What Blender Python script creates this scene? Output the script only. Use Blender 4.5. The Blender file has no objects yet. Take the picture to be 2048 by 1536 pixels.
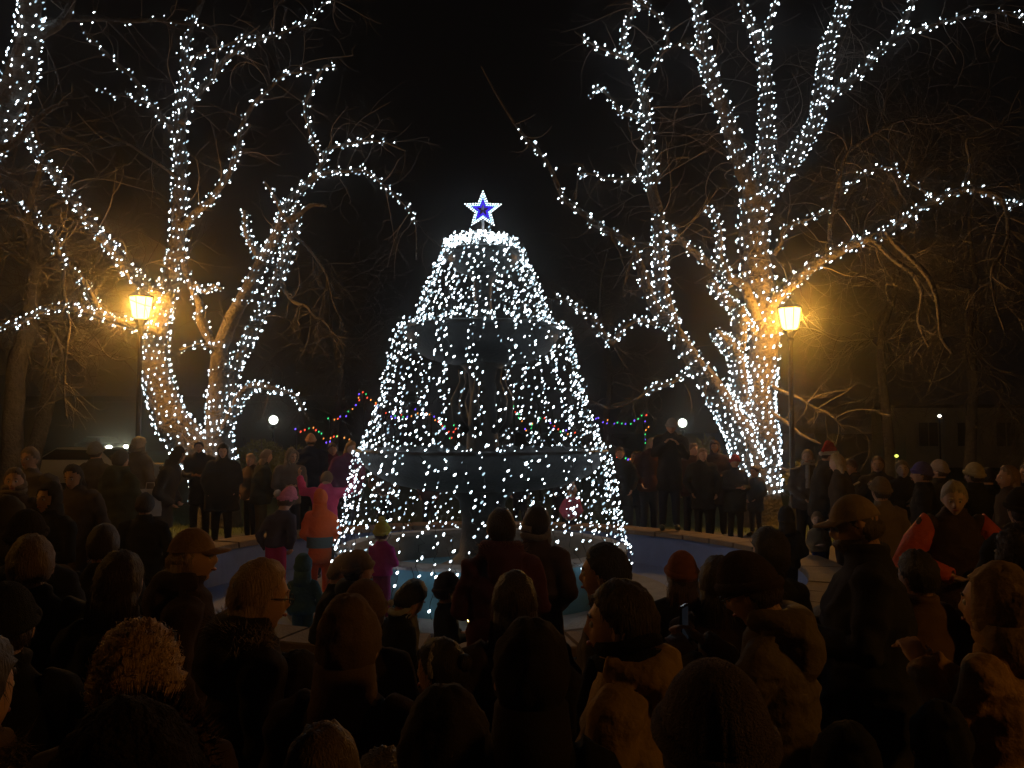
import bpy, math, random
from math import sin, cos, pi, radians as R
from mathutils import Vector as V, Matrix, noise

S = bpy.context.scene
COL = S.collection
# ---------------------------------------------------------------- camera
F, CX, CY = 1700.0, 1024.0, 768.0
PITCH = R(2.93)
CAMZ = 2.1
cd = bpy.data.cameras.new('camera'); cam = bpy.data.objects.new('camera', cd); COL.objects.link(cam)
cam.location = (0, 0, CAMZ); cam.rotation_euler = (pi/2 + PITCH, 0, 0)
cd.sensor_width = 36; cd.lens = F/2048*36; cd.clip_start = .05; cd.clip_end = 600
S.camera = cam
# ---------------------------------------------------------------- night sky
w = bpy.data.worlds.new('World'); S.world = w; w.use_nodes = True
bg = w.node_tree.nodes['Background']
bg.inputs[0].default_value = (.46, .42, .42, 1); bg.inputs[1].default_value = .0028
# ---------------------------------------------------------------- exposure
S.view_settings.view_transform = 'Standard'; S.view_settings.look = 'None'
S.view_settings.exposure = 0; S.view_settings.gamma = 1
cy = S.cycles
cy.max_bounces = 4; cy.diffuse_bounces = 2; cy.glossy_bounces = 2; cy.transmission_bounces = 2
cy.volume_bounces = 0; cy.transparent_max_bounces = 4
cy.sample_clamp_indirect = 1.5; cy.caustics_reflective = False; cy.caustics_refractive = False
cy.use_denoising = True; cy.use_light_tree = True
BULB = 8.5        # emission of a mini light
SODIUM = (1.0, .43, .06)
LAMP_W = 2500.0    # watts of a street lamp

def P(px, py, d):
    """world point seen at pixel (px,py) of the 2048x1536 photograph at distance y=d"""
    xc, yc = (px-CX)/F, (CY-py)/F
    v = V((xc, cos(PITCH)-yc*sin(PITCH), sin(PITCH)+yc*cos(PITCH)))
    k = d/v.y
    return V((v.x*k, d, CAMZ+v.z*k))
def wpx(w, d): return w/F*d

# ---------------------------------------------------------------- materials
_m = {}
def mat(name, col, rough=.8, bump=0, bscale=60, var=.25, vscale=6, emit=None, estr=0, metal=0, spec=.3, nosample=False, coat=0):
    if name in _m: return _m[name]
    m = bpy.data.materials.new(name); m.use_nodes = True; _m[name] = m
    nt = m.node_tree; b = nt.nodes['Principled BSDF']
    b.inputs['Roughness'].default_value = rough; b.inputs['Metallic'].default_value = metal
    b.inputs['Specular IOR Level'].default_value = spec
    c = (*col, 1)
    b.inputs['Base Color'].default_value = c
    if emit:
        b.inputs['Emission Color'].default_value = (*emit, 1); b.inputs['Emission Strength'].default_value = estr
        b.inputs['Base Color'].default_value = (.02, .02, .02, 1)
        if nosample: m.cycles.emission_sampling = 'NONE'
        return m
    tc = nt.nodes.new('ShaderNodeTexCoord')
    if var:
        n = nt.nodes.new('ShaderNodeTexNoise'); n.inputs['Scale'].default_value = vscale; n.inputs['Detail'].default_value = 5
        mx = nt.nodes.new('ShaderNodeMix'); mx.data_type = 'RGBA'
        mx.inputs['A'].default_value = (*[max(0, x*(1-var)) for x in col], 1)
        mx.inputs['B'].default_value = (*[min(1, x*(1+var)) for x in col], 1)
        nt.links.new(tc.outputs['Object'], n.inputs['Vector'])
        nt.links.new(n.outputs['Fac'], mx.inputs['Factor']); nt.links.new(mx.outputs['Result'], b.inputs['Base Color'])
    if bump:
        n2 = nt.nodes.new('ShaderNodeTexNoise'); n2.inputs['Scale'].default_value = bscale; n2.inputs['Detail'].default_value = 4
        bp = nt.nodes.new('ShaderNodeBump'); bp.inputs['Strength'].default_value = bump; bp.inputs['Distance'].default_value = .02
        nt.links.new(tc.outputs['Object'], n2.inputs['Vector'])
        nt.links.new(n2.outputs['Fac'], bp.inputs['Height']); nt.links.new(bp.outputs['Normal'], b.inputs['Normal'])
    return m
WHITE_BULB = mat('white_bulb', (1, 1, 1), emit=(.80, .92, 1.0), estr=BULB)
WHITE_MID = mat('white_bulb_mid', (1, 1, 1), emit=(.74, .90, 1.0), estr=BULB*.42)
WHITE_DIM = mat('white_bulb_dim', (1, 1, 1), emit=(.60, .86, 1.0), estr=BULB*.13)
WB = [WHITE_BULB, WHITE_MID, WHITE_DIM]
def hair_mat(name, col):
    if name in _m: return _m[name]
    m = mat(name, col, .55, 0, 1, 0, spec=.4); nt = m.node_tree; b = nt.nodes['Principled BSDF']
    tc = nt.nodes.new('ShaderNodeTexCoord'); mp = nt.nodes.new('ShaderNodeMapping'); mp.inputs['Scale'].default_value = (1, 1, .09)
    n = nt.nodes.new('ShaderNodeTexNoise'); n.inputs['Scale'].default_value = 190; n.inputs['Detail'].default_value = 6
    nt.links.new(tc.outputs['Object'], mp.inputs['Vector']); nt.links.new(mp.outputs[0], n.inputs['Vector'])
    rp = nt.nodes.new('ShaderNodeMix'); rp.data_type = 'RGBA'; rp.inputs['A'].default_value = (*[x*.35 for x in col], 1); rp.inputs['B'].default_value = (*[min(1, x*1.7) for x in col], 1)
    nt.links.new(n.outputs['Fac'], rp.inputs['Factor']); nt.links.new(rp.outputs['Result'], b.inputs['Base Color'])
    bp = nt.nodes.new('ShaderNodeBump'); bp.inputs['Strength'].default_value = .9; bp.inputs['Distance'].default_value = .012
    nt.links.new(n.outputs['Fac'], bp.inputs['Height']); nt.links.new(bp.outputs['Normal'], b.inputs['Normal'])
    return m
BLUE_BULB = mat('blue_bulb', (0, 0, 1), emit=(.05, .006, 1.0), estr=1.5)
CYAN_BULB = mat('cyan_bulb', (0, 0, 1), emit=(.45, .80, 1.0), estr=5)
CB = [mat('red_bulb', (1, 0, 0), emit=(1, .07, .03), estr=3), mat('green_bulb', (0, 1, 0), emit=(.04, .8, .2), estr=2),
      mat('violet_bulb', (0, 0, 1), emit=(.16, .08, 1), estr=3.2), mat('amber_bulb', (1, .4, 0), emit=(1, .30, .05), estr=2.2)]
BARK = mat('bark', (.095, .085, .075), .9, 1.0, 16, .7, 5)
[setattr(n_.inputs['Distance'], 'default_value', .06) for n_ in BARK.node_tree.nodes if n_.type == 'BUMP']
TWIG = mat('twig_bark', (.135, .12, .108), .9, 0, 1, .3, 3)
WIRE = mat('wire', (.02, .03, .025), .6, var=0)
IRON = mat('dark_iron', (.03, .03, .032), .45, .2, 80, .3, 12, metal=.4)

# ---------------------------------------------------------------- mesh helpers
class MB:
    def __init__(s): s.v = []; s.f = []; s.mi = []; s.cur = 0
    def add(s, vs, fs):
        o = len(s.v); s.v += [tuple(p) for p in vs]
        for f in fs: s.f.append([i+o for i in f]); s.mi.append(s.cur)
    def box(s, c, sz, rot=None, bev=0):
        c = V(c); h = [x/2 for x in sz]; vs = []
        for x in (-1, 1):
            for y in (-1, 1):
                for z in (-1, 1):
                    p = V((x*h[0], y*h[1], z*h[2])); vs.append(c+(rot @ p if rot else p))
        s.add(vs, [(0, 1, 3, 2), (4, 6, 7, 5), (0, 4, 5, 1), (2, 3, 7, 6), (0, 2, 6, 4), (1, 5, 7, 3)])
    def tube(s, pts, rad, n=8, cap=True, lump=0, seed=0, flat=None):
        pts = [V(p) for p in pts]
        if not hasattr(rad, '__len__'): rad = [rad]*len(pts)
        vs = []; prev = None
        for i, p in enumerate(pts):
            t = (pts[min(i+1, len(pts)-1)]-pts[max(i-1, 0)])
            if t.length < 1e-9: t = V((0, 0, 1))
            t.normalize()
            if prev is None: a = t.orthogonal().normalized()
            else:
                a = prev-t*prev.dot(t); a = a.normalized() if a.length > 1e-6 else t.orthogonal().normalized()
            prev = a; b = t.cross(a)
            for k in range(n):
                th = 2*pi*k/n; r = rad[i]
                if lump: r *= 1+lump*noise.noise(V((p.x*2.3+cos(th)*1.2+seed, p.y*2.3+sin(th)*1.2, p.z*2.3)))
                vs.append(p+(a*cos(th)+b*sin(th))*r)
        fs = []
        for i in range(len(pts)-1):
            for k in range(n):
                k2 = (k+1) % n; fs.append((i*n+k, i*n+k2, (i+1)*n+k2, (i+1)*n+k))
        if cap: fs.append(tuple(range(n-1, -1, -1))); fs.append(tuple((len(pts)-1)*n+k for k in range(n)))
        s.add(vs, fs)
    def lathe(s, prof, c=(0, 0, 0), n=48, close=False):
        vs = []; m = len(prof)
        for k in range(n):
            th = 2*pi*k/n
            for r, z in prof: vs.append((c[0]+r*cos(th), c[1]+r*sin(th), c[2]+z))
        fs = []
        for k in range(n):
            k2 = (k+1) % n
            for j in range(m-1 if not close else m):
                j2 = (j+1) % m; fs.append((k*m+j, k2*m+j, k2*m+j2, k*m+j2))
        s.add(vs, fs)
    def ell(s, c, r, n=12, m=8, M=None, fn=None):
        c = V(c); vs = [None]; vs = []
        for j in range(m+1):
            ph = -pi/2+pi*j/m
            for k in range(n):
                th = 2*pi*k/n
                u = V((cos(ph)*cos(th), cos(ph)*sin(th), sin(ph)))
                if j in (0, m) and k > 0: continue
                p = fn(u) if fn else V((u.x*r[0], u.y*r[1], u.z*r[2]))
                vs.append(c+(M @ p if M else p))
        fs = []; idx = lambda j, k: 0 if j == 0 else (1+(m-1)*n if j == m else 1+(j-1)*n+k % n)
        for j in range(m):
            for k in range(n):
                q = [idx(j, k), idx(j, k+1), idx(j+1, k+1), idx(j+1, k)]
                if j == 0: q = [q[0], q[2], q[3]]
                elif j == m-1: q = [q[0], q[1], q[2]]
                fs.append(q)
        s.add(vs, fs)
    def bulb(s, c, ax, r=.013, l=.045):
        ax = ax.normalized(); a = ax.orthogonal().normalized(); b = ax.cross(a); c = V(c)
        vs = [c-ax*l*.5]
        for t, rr in ((-.22, 1), (.2, .85)):
            for k in range(5):
                th = 2*pi*k/5+t; vs.append(c+ax*l*t+(a*cos(th)+b*sin(th))*r*rr)
        vs.append(c+ax*l*.5)
        fs = [(0, 1+(k+1) % 5, 1+k) for k in range(5)]+[(1+k, 1+(k+1) % 5, 6+(k+1) % 5, 6+k) for k in range(5)]+[(11, 6+k, 6+(k+1) % 5) for k in range(5)]
        s.add(vs, fs)
    def mesh(s, name, mats, smooth=True):
        me = bpy.data.meshes.new(name); me.from_pydata(s.v, [], s.f)
        mats = mats if isinstance(mats, (list, tuple)) else [mats]
        for m in mats: me.materials.append(m)
        if len(mats) > 1: me.polygons.foreach_set('material_index', s.mi)
        if smooth: me.polygons.foreach_set('use_smooth', [True]*len(s.f))
        me.update(); return me
    def build(s, name, mats, parent=None, smooth=True, kind=None):
        o = bpy.data.objects.new(name, s.mesh(name, mats, smooth)); COL.objects.link(o)
        if parent: o.parent = parent
        if kind: o['kind'] = kind
        return o
def thing(name, label, cat, loc=(0, 0, 0), rz=0, group=None):
    o = bpy.data.objects.new(name, None); COL.objects.link(o); o.location = loc; o.rotation_euler = (0, 0, rz)
    o.empty_display_size = .1
    return tag(o, label, cat, group)
def tag(o, label, cat, group=None):
    o['label'] = label; o['category'] = cat
    if group: o['group'] = group
    return o
def cat_rom(ctrl, step=4):
    """ctrl: list of (Vector, radius); returns smoothed list"""
    out = []
    n = len(ctrl)
    for i in range(n-1):
        p0, p1, p2, p3 = ctrl[max(i-1, 0)][0], ctrl[i][0], ctrl[i+1][0], ctrl[min(i+2, n-1)][0]
        for k in range(step):
            t = k/step
            p = .5*((2*p1)+(p2-p0)*t+(2*p0-5*p1+4*p2-p3)*t*t+(3*p1-p0-3*p2+p3)*t**3)
            out.append((p, ctrl[i][1]*(1-t)+ctrl[i+1][1]*t))
    out.append(ctrl[-1]); return out
# ================================================================ SETTING
FX, FY = -.38, 11.0           # fountain axis
PR = 4.0                      # dry pool radius
def disc_ring(r0, r1, z, n=96):
    m = MB(); m.lathe([(r0, 0), (r1, 0)], (FX, FY, z), n); return m
# ground sheet with a round hole for the pool
g = MB()
N = 96; rs = [PR+.2, 6, 9, 14, 24, 60, 300]
vs = []; fs = []
for j, r in enumerate(rs):
    for k in range(N):
        th = 2*pi*k/N; vs.append((FX+r*cos(th), FY+r*sin(th), 0))
for j in range(len(rs)-1):
    for k in range(N):
        k2 = (k+1) % N; fs.append((j*N+k, j*N+k2, (j+1)*N+k2, (j+1)*N+k))
g.add(vs, fs)
def paving_mat():
    m = mat('paving', (.10, .085, .075), .75, 0, 1, 0)
    nt = m.node_tree; b = nt.nodes['Principled BSDF']
    tc = nt.nodes.new('ShaderNodeTexCoord'); br = nt.nodes.new('ShaderNodeTexBrick')
    br.inputs['Scale'].default_value = 1; br.inputs['Brick Width'].default_value = .21; br.inputs['Row Height'].default_value = .105
    br.inputs['Mortar Size'].default_value = .006
    br.inputs['Color1'].default_value = (.11, .07, .055, 1); br.inputs['Color2'].default_value = (.075, .055, .045, 1); br.inputs['Mortar'].default_value = (.035, .033, .03, 1)
    nt.links.new(tc.outputs['Object'], br.inputs['Vector'])
    n = nt.nodes.new('ShaderNodeTexNoise'); n.inputs['Scale'].default_value = .8; n.inputs['Detail'].default_value = 6
    nt.links.new(tc.outputs['Object'], n.inputs['Vector'])
    mx = nt.nodes.new('ShaderNodeMix'); mx.data_type = 'RGBA'; mx.blend_type = 'MULTIPLY'; mx.inputs['Factor'].default_value = .7
    nt.links.new(br.outputs['Color'], mx.inputs['A']); nt.links.new(n.outputs['Color'], mx.inputs['B'])
    nt.links.new(mx.outputs['Result'], b.inputs['Base Color'])
    bp = nt.nodes.new('ShaderNodeBump'); bp.inputs['Strength'].default_value = .5; bp.inputs['Distance'].default_value = .01
    nt.links.new(br.outputs['Fac'], bp.inputs['Height']); bp.invert = True
    nt.links.new(bp.outputs['Normal'], b.inputs['Normal'])
    return m
go = g.build('ground', paving_mat(), smooth=False, kind='structure')
# lawn rings behind the pool on both sides
LAWN = mat('lawn', (.035, .05, .02), .95, .8, 30, .5, 2)
lw = MB(); vs = []; fs = []; N2 = 60
for j, r in enumerate((7.6, 9, 12, 20, 60, 280)):
    for k in range(N2+1):
        th = R(-8)+(R(196))*k/N2; vs.append((FX+r*cos(th), FY+r*sin(th), .004+.03*min(1, j)))
for j in range(5):
    for k in range(N2): fs.append((j*(N2+1)+k, j*(N2+1)+k+1, (j+1)*(N2+1)+k+1, (j+1)*(N2+1)+k))
lw.add(vs, fs); lw.build('lawn', LAWN, kind='structure')
gr = MB(); rg = random.Random(3)
for i in range(9000):
    th = R(rg.uniform(20, 160)); r = 7.7+rg.random()**1.5*9
    x, y = FX+r*cos(th), FY+r*sin(th); a = rg.uniform(0, pi); h = rg.uniform(.05, .11); ww = .006
    gr.add([(x-ww*cos(a), y-ww*sin(a), .02), (x+ww*cos(a), y+ww*sin(a), .02), (x+rg.uniform(-.03, .03), y+rg.uniform(-.03, .03), .03+h)], [(0, 1, 2)])
gr.build('grass', mat('grass_blade', (.05, .075, .025), .8, var=.4, vscale=2), kind='stuff')
# individual paving bricks beside the pool, right
BRM = [mat('brick_red', (.24, .12, .08), .8, .5, 60, .3, 20), mat('brick_tan', (.27, .17, .11), .8, .5, 60, .3, 20), mat('brick_dark', (.15, .09, .07), .8, .5, 60, .3, 20)]
bm_ = []
for m_ in BRM:
    b_ = MB(); hx, hy, t = .098, .047, .03
    vs = [(-hx, -hy, 0), (hx, -hy, 0), (hx, hy, 0), (-hx, hy, 0), (-hx, -hy, t-.006), (hx, -hy, t-.006), (hx, hy, t-.006), (-hx, hy, t-.006),
          (-hx+.006, -hy+.006, t), (hx-.006, -hy+.006, t), (hx-.006, hy-.006, t), (-hx+.006, hy-.006, t)]
    b_.add(vs, [(0, 1, 5, 4), (1, 2, 6, 5), (2, 3, 7, 6), (3, 0, 4, 7), (4, 5, 9, 8), (5, 6, 10, 9), (6, 7, 11, 10), (7, 4, 8, 11), (8, 9, 10, 11)])
    bm_.append(b_.mesh('brick', m_, False))
cnt = 0
for j in range(30):
    for i in range(12):
        x = 2.75+i*.205+(.1 if j % 2 else 0); y = 6.6+j*.103
        if (x-FX)**2+(y-FY)**2 < (PR+.56)**2: continue
        if cnt >= 290: continue
        o = bpy.data.objects.new('brick', rg.choice(bm_)); COL.objects.link(o); o.parent = go
        o.location = (x, y, -.014+rg.uniform(-.003, .003)); o.rotation_euler = (rg.uniform(-.01, .01), rg.uniform(-.01, .01), rg.uniform(-.02, .02)); cnt += 1
# ---- the dry pool
BLUEP = mat('blue_pool_paint', (.16, .23, .46), .6, .25, 14, .22, 3)
TEALP = mat('teal_basin_paint', (.13, .34, .46), .55, .25, 14, .3, 4)
STONE = mat('coping_stone', (.21, .155, .11), .85, .6, 40, .3, 7)
GREY = mat('grey_concrete', (.26, .25, .24), .85, .5, 30, .3, 5)
pool = thing('fountain_pool', 'wide round dry pool with blue painted inside and tan stone rim', 'pool', (0, 0, 0))
pf = MB(); pf.lathe([(.5, -.14), (PR, -.14), (PR, .33), (PR+.09, .335)], (FX, FY, 0), 96); pf.build('painted_shell', BLUEP, pool, False)
po = MB(); po.lathe([(PR+.38, -.05), (PR+.38, .30), (PR+.05, .332)], (FX, FY, 0), 96); po.build('outer_wall', GREY, pool, False)
nst = 46
for k in range(nst):
    m = MB(); a0 = 2*pi*k/nst+.004; a1 = 2*pi*(k+1)/nst-.004; r0, r1 = PR-.05, PR+.45; z0, z1 = .336, .415+rg.uniform(-.005, .005)
    vs = []; st = 3; e = .012
    for i in range(st+1):
        a = a0+(a1-a0)*i/st
        for r, z in ((r0, z0), (r0, z1-e), (r0+e, z1), (r1-e, z1), (r1, z1-e), (r1, z0)): vs.append((FX+r*cos(a), FY+r*sin(a), z))
    fs = [tuple(range(5, -1, -1)), tuple(st*6+i for i in range(6))]
    for i in range(st):
        for q in range(6): q2 = (q+1) % 6; fs.append((i*6+q, i*6+q2, (i+1)*6+q2, (i+1)*6+q))
    m.add(vs, fs); m.build('coping_stone', STONE, pool, False)
# ---- three tier fountain
FM = mat('fountain_stone', (.026, .033, .037), .5, .5, 25, .35, 6)
ft = thing('tiered_fountain', 'dark three tier stone fountain standing under curtains of white lights', 'fountain', (FX, FY, 0))
m = MB(); m.lathe([(1.9, -.14), (2.42, -.14), (2.42, .02), (2.40, .04), (1.78, .04)], n=64); m.build('step_ring', GREY, ft, False)
m = MB(); m.lathe([(1.80, .04), (1.80, .55)], n=64); m.build('basin_wall', TEALP, ft)
m = MB(); m.lathe([(1.60, .2), (1.60, .552), (1.62, .60), (1.82, .60), (1.85, .585), (1.85, .552), (1.6, .552)], n=64); m.build('basin_rim', GREY, ft, False)
m = MB(); m.lathe([(0, .22), (1.6, .22)], n=64); m.build('basin_floor', TEALP, ft)
m = MB(); m.lathe([(.55, .2), (.55, .34), (.42, .40), (.30, .5), (.26, .9), (.30, 1.15), (.42, 1.3), (.3, 1.36)], n=32); m.build('lower_pedestal', FM, ft)
def bowl(rm, zr, dep, rb):
    pr = [(rb, zr-dep)]
    for i in range(1, 9): t = i/8; pr.append((rb+(rm-rb)*sin(t*pi/2)**.8, zr-dep+dep*(1-cos(t*pi/2))))
    pr += [(rm+.05, zr-.02), (rm+.06, zr+.03), (rm+.03, zr+.055), (rm-.02, zr+.04), (rm-.10, zr-.05), (rm*.4, zr-dep*.75), (0, zr-dep*.8)]
    m = MB(); m.lathe(pr, n=64); return m
bowl(1.56, 1.78, .48, .32).build('lower_bowl', FM, ft)
m = MB(); m.lathe([(.28, 1.3), (.24, 1.5), (.2, 2.0), (.16, 2.5), (.19, 2.8), (.3, 2.92), (.2, 2.98)], n=32); m.build('middle_pedestal', FM, ft)
bowl(.99, 3.34, .42, .22).build('middle_bowl', FM, ft)
m = MB(); m.lathe([(.2, 2.95), (.13, 3.2), (.11, 3.7), (.12, 4.0), (.2, 4.1)], n=24); m.build('upper_pedestal', FM, ft)
bowl(.46, 4.34, .24, .12).build('upper_bowl', FM, ft)
m = MB(); m.lathe([(.1, 4.2), (.05, 4.35), (.045, 4.5), (.07, 4.56), (0, 4.6)], n=16); m.build('finial', FM, ft)
# carved drips / figures round the middle column
for k in range(6):
    a = 2*pi*k/6+.3; m = MB()
    pts = [(.2*cos(a), .2*sin(a), 2.05), (.34*cos(a), .34*sin(a), 2.2), (.38*cos(a), .38*sin(a), 2.45), (.27*cos(a), .27*sin(a), 2.68), (.3*cos(a), .3*sin(a), 2.85)]
    m.tube([V(p) for p in pts], [.05, .06, .045, .04, .03], 8); m.build('carved_scroll', FM, ft)
# ---- curtains of lights: strands (wire + bulbs) over each tier
def prof_at(prof, t):
    L = [0]
    for a, b in zip(prof, prof[1:]): L.append(L[-1]+math.hypot(b[0]-a[0], b[1]-a[1]))
    x = t*L[-1]
    for i in range(len(L)-1):
        if x <= L[i+1] or i == len(L)-2:
            u = (x-L[i])/(L[i+1]-L[i]); return (prof[i][0]*(1-u)+prof[i+1][0]*u, prof[i][1]*(1-u)+prof[i+1][1]*u), L[-1]
def curtain(label, prof, n, spacing, seed, jit=.03, tail=0, group='light curtains on the fountain'):
    rr = random.Random(seed); root = thing('light_curtain', label, 'string lights', (FX, FY, 0), 0, group)
    _, L = prof_at(prof, 0)
    for k in range(n):
        a = 2*pi*(k+rr.uniform(-.38, .38))/n
        m = MB(); m.cur = 0; pts = []; bl = []
        nb = int(L/spacing)*2; ph = rr.uniform(0, 6); off = rr.uniform(0, 1)
        amp = rr.uniform(.04, .20); fq = rr.uniform(4, 14); ext = rr.uniform(0, 1)
        lim = 1 if not tail else rr.uniform(.86, 1.0)
        for i in range(nb+1):
            t = i/nb*lim
            (r, z), _ = prof_at(prof, t)
            aa = a+amp*sin(ph+t*fq)*(.35/max(r, .3))+rr.gauss(0, .034)*(1/max(r, .6))
            sag = rr.gauss(0, jit*.5)
            p = V(((r+sag)*cos(aa), (r+sag)*sin(aa), z+rr.gauss(0, jit)))
            pts.append(p)
            if i % 2 == int(off*2) and rr.random() < .93:
                bl.append(p+V((cos(aa)*.012, sin(aa)*.012, 0)))
        m.tube(pts, .0035, 3, False)
        for p in bl:
            m.cur = rr.choice((1, 1, 1, 2, 2, 3))
            sc = rr.choice((.6, .75, .9, 1, 1.15, 1.35))
            m.bulb(p, V((rr.gauss(.55, .22), rr.gauss(0, .4), rr.gauss(.8, .22))), .0086*sc, .038*sc)
        m.build('light_strand', [WIRE]+WB, root)
    return root
curtain('white light curtain over the top tier just under the star', [(.05, 4.62), (.30, 4.56), (.50, 4.46), (.60, 4.2), (.72, 3.95), (.81, 3.68), (.89, 3.46)], 47, .070, 11)
curtain('white light curtain falling from the middle bowl to the lower bowl', [(.78, 3.50), (1.05, 3.42), (1.14, 3.28), (1.21, 2.95), (1.33, 2.45), (1.47, 2.02), (1.57, 1.84)], 54, .093, 12)
curtain('white light curtain from the lower bowl down over the blue basin', [(1.50, 1.86), (1.63, 1.80), (1.68, 1.5), (1.73, 1.15), (1.81, .8), (1.88, .58), (1.89, .40)], 58, .090, 13, tail=1)
# ragged tails hanging over the basin wall
rr = random.Random(5)
rt = thing('light_curtain', 'loose strand ends of white lights trailing down the blue basin wall', 'string lights', (FX, FY, 0), 0, 'light curtains on the fountain')
for a_ in (-118, -112, -104, -97, -84, -76, -70, -66, -58):
    a = R(a_); m = MB(); ln = rr.uniform(.2, .56); pts = []
    for i in range(7): t = i/6; pts.append(V((cos(a+.02*sin(t*6))*(1.89+.03*t), sin(a+.02*sin(t*6))*(1.89+.03*t), .60-ln*t)))
    m.tube(pts, .004, 3, False); m.cur = 1
    for i in (1, 3, 5):
        if rr.random() < .8: m.bulb(pts[i]+V((0, -.012, 0)), V((.6, 0, .8)), .014, .042)
    m.build('light_strand', [WIRE, WHITE_BULB], rt)
# festoon rings on the rims
rf = thing('light_garland', 'dense ring of white bulbs heaped round the fountain top', 'string lights', (FX, FY, 0))
m = MB(); pts = []
for i in range(90):
    t = i/90; a = t*2*pi*3; r = .12+.38*abs(sin(t*9)); pts.append(V((r*cos(a), r*sin(a), 4.60-.10*(r/.5)**2+rr.gauss(0, .015))))
m.tube(pts, .004, 3, False); m.build('cord', WIRE, rf)
m = MB()
for p in pts: m.bulb(p, V((rr.gauss(.5, .5), rr.gauss(0, .5), 1)), .014, .042)
m.build('bulbs', WHITE_BULB, rf, kind='stuff')
# ---- star
sz = P(968, 421, FY).z; st = thing('star_topper', 'blue and white lit star on a pole above the fountain', 'star', (FX, FY-.02, sz), R(2))
def starpts(Ro, Ri, n=None):
    out = []
    for k in range(10):
        a = pi/2+pi*k/5; r = Ro if k % 2 == 0 else Ri; out.append(V((r*cos(a), 0, r*sin(a))))
    return out
def along(pts, step):
    out = []
    for a, b in zip(pts, pts[1:]+pts[:1]):
        n = max(1, int((b-a).length/step)); out += [a+(b-a)*i/n for i in range(n)]
    return out
for Ro, Ri, mt, stp, nm, y in ((.245, .105, WHITE_BULB, .030, 'white_outline', -.01), (.190, .080, CYAN_BULB, .024, 'inner_outline', .0), (.135, .056, BLUE_BULB, .022, 'blue_outline', -.012), (.10, .043, BLUE_BULB, .022, 'blue_core', -.01)):
    m = MB()
    for p in along(starpts(Ro, Ri), stp): m.bulb(p+V((0, y, 0)), V((1, 0, .9)), .0058 if mt is not BLUE_BULB else .0062, .020)
    m.build(nm, mt, st, kind='stuff')
m = MB(); sp = starpts(.255, .11)
m.tube(sp+[sp[0]], .006, 5, False); sp = starpts(.14, .06); m.tube([p+V((0, .012, 0)) for p in sp+sp[:1]], .005, 5, False)
for k in range(5): m.tube([starpts(.255, .11)[2*k]+V((0, .01, 0)), V((0, .015, 0))], .004, 4)
m.build('frame', IRON, st)
m = MB(); m.tube([V((0, .03, .1)), V((0, .03, -.36))], .016, 8); m.build('pole', mat('galvanised', (.45, .47, .5), .4, metal=.5, var=.1), st)
m = MB(); m.tube([p[0] for p in cat_rom([(V(q), 1) for q in ((-.05, .03, -.08), (-.12, .0, -.18), (-.17, -.03, -.24), (-.18, -.1, -.34))])], .006, 5)
m.tube([p[0] for p in cat_rom([(V(q), 1) for q in ((.10, .03, -.13), (.09, .0, -.22), (.10, -.02, -.32))])], .005, 5); m.build('cable', WIRE, st)
# ================================================================ TREES
WS = 1.0
def limb_path(ctrl, d0, d1, wob=.02, seed=0, step=5):
    n = len(ctrl); out = []
    for i, (x, y, wd) in enumerate(ctrl):
        t = i/(n-1); d = d0*(1-t)+d1*t
        p = P(x, y, d); out.append((p, wpx(wd*WS, d)/2))
    sm = cat_rom(out, step); r_ = random.Random(seed)
    res = []
    for i, (p, r) in enumerate(sm):
        q = p*.9+V((seed*1.7, 0, 0)); nv = noise.noise_vector(q)*.10+noise.noise_vector(p*3.1+V((0, seed, 0)))*.03
        nv.x *= .45; nv.z *= .45
        res.append((p+nv, r*(1+.07*noise.noise(p*2.0+V((seed, 0, 0))))))
    return res
def path_len(path): return sum((b[0]-a[0]).length for a, b in zip(path, path[1:]))
def at_len(path, s):
    for a, b in zip(path, path[1:]):
        l = (b[0]-a[0]).length
        if s <= l or b is path[-1]: u = min(1, s/max(l, 1e-6)); return a[0].lerp(b[0], u), a[1]*(1-u)+b[1]*u, (b[0]-a[0]).normalized()
        s -= l
NB = [0]
def wrap_lights(path, label, group, pitch=.17, sp=.12, t0=0, t1=1, seed=0, size=1.0, loose=.015, drop=.16):
    r_ = random.Random(seed*7+1); root = thing('light_string', label, 'string lights', tuple(path[0][0]), 0, group)
    o0 = path[0][0]; L = path_len(path); s = L*t0; th = r_.uniform(0, 6); pts = []; bl = []; acc = 0
    pitch *= .88; sp *= .52 if size == 1 else 1
    while s < L*t1:
        p, r, t = at_len(path, s)
        up = V((0, 1, 0)); a = (up-t*up.dot(t)).normalized(); b = t.cross(a)
        rad = r+.018
        th += .5*r_.uniform(.7, 1.3)
        arc = math.hypot(rad*.5, pitch*.5/(2*pi))
        s += pitch*.5/(2*pi)*r_.uniform(.6, 1.5)
        out = a*cos(th)+b*sin(th)
        q = p+out*(rad+abs(r_.gauss(0, loose)))+t*r_.gauss(0, pitch*.10)
        pts.append(q-o0); acc += arc
        while acc > sp:
            acc -= sp
            if r_.random() > drop: bl.append((q-o0+out*.012+t*r_.gauss(0, sp*.25), out))
    m = MB(); m.tube(pts, .0045, 3, False); m.build('cord', WIRE, root)
    m = MB()
    for q, out in bl:
        sc = size*r_.choice((.65, .8, 1, 1.1, 1.3))
        m.cur = r_.choice((0, 0, 0, 1, 1, 2)); m.bulb(q, out*.4+V((r_.gauss(.55, .25), 0, r_.gauss(.8, .25))), .0110*sc, .046*sc)
    m.build('bulbs', WB, root, kind='stuff'); NB[0] += len(bl)
    return root
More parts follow.
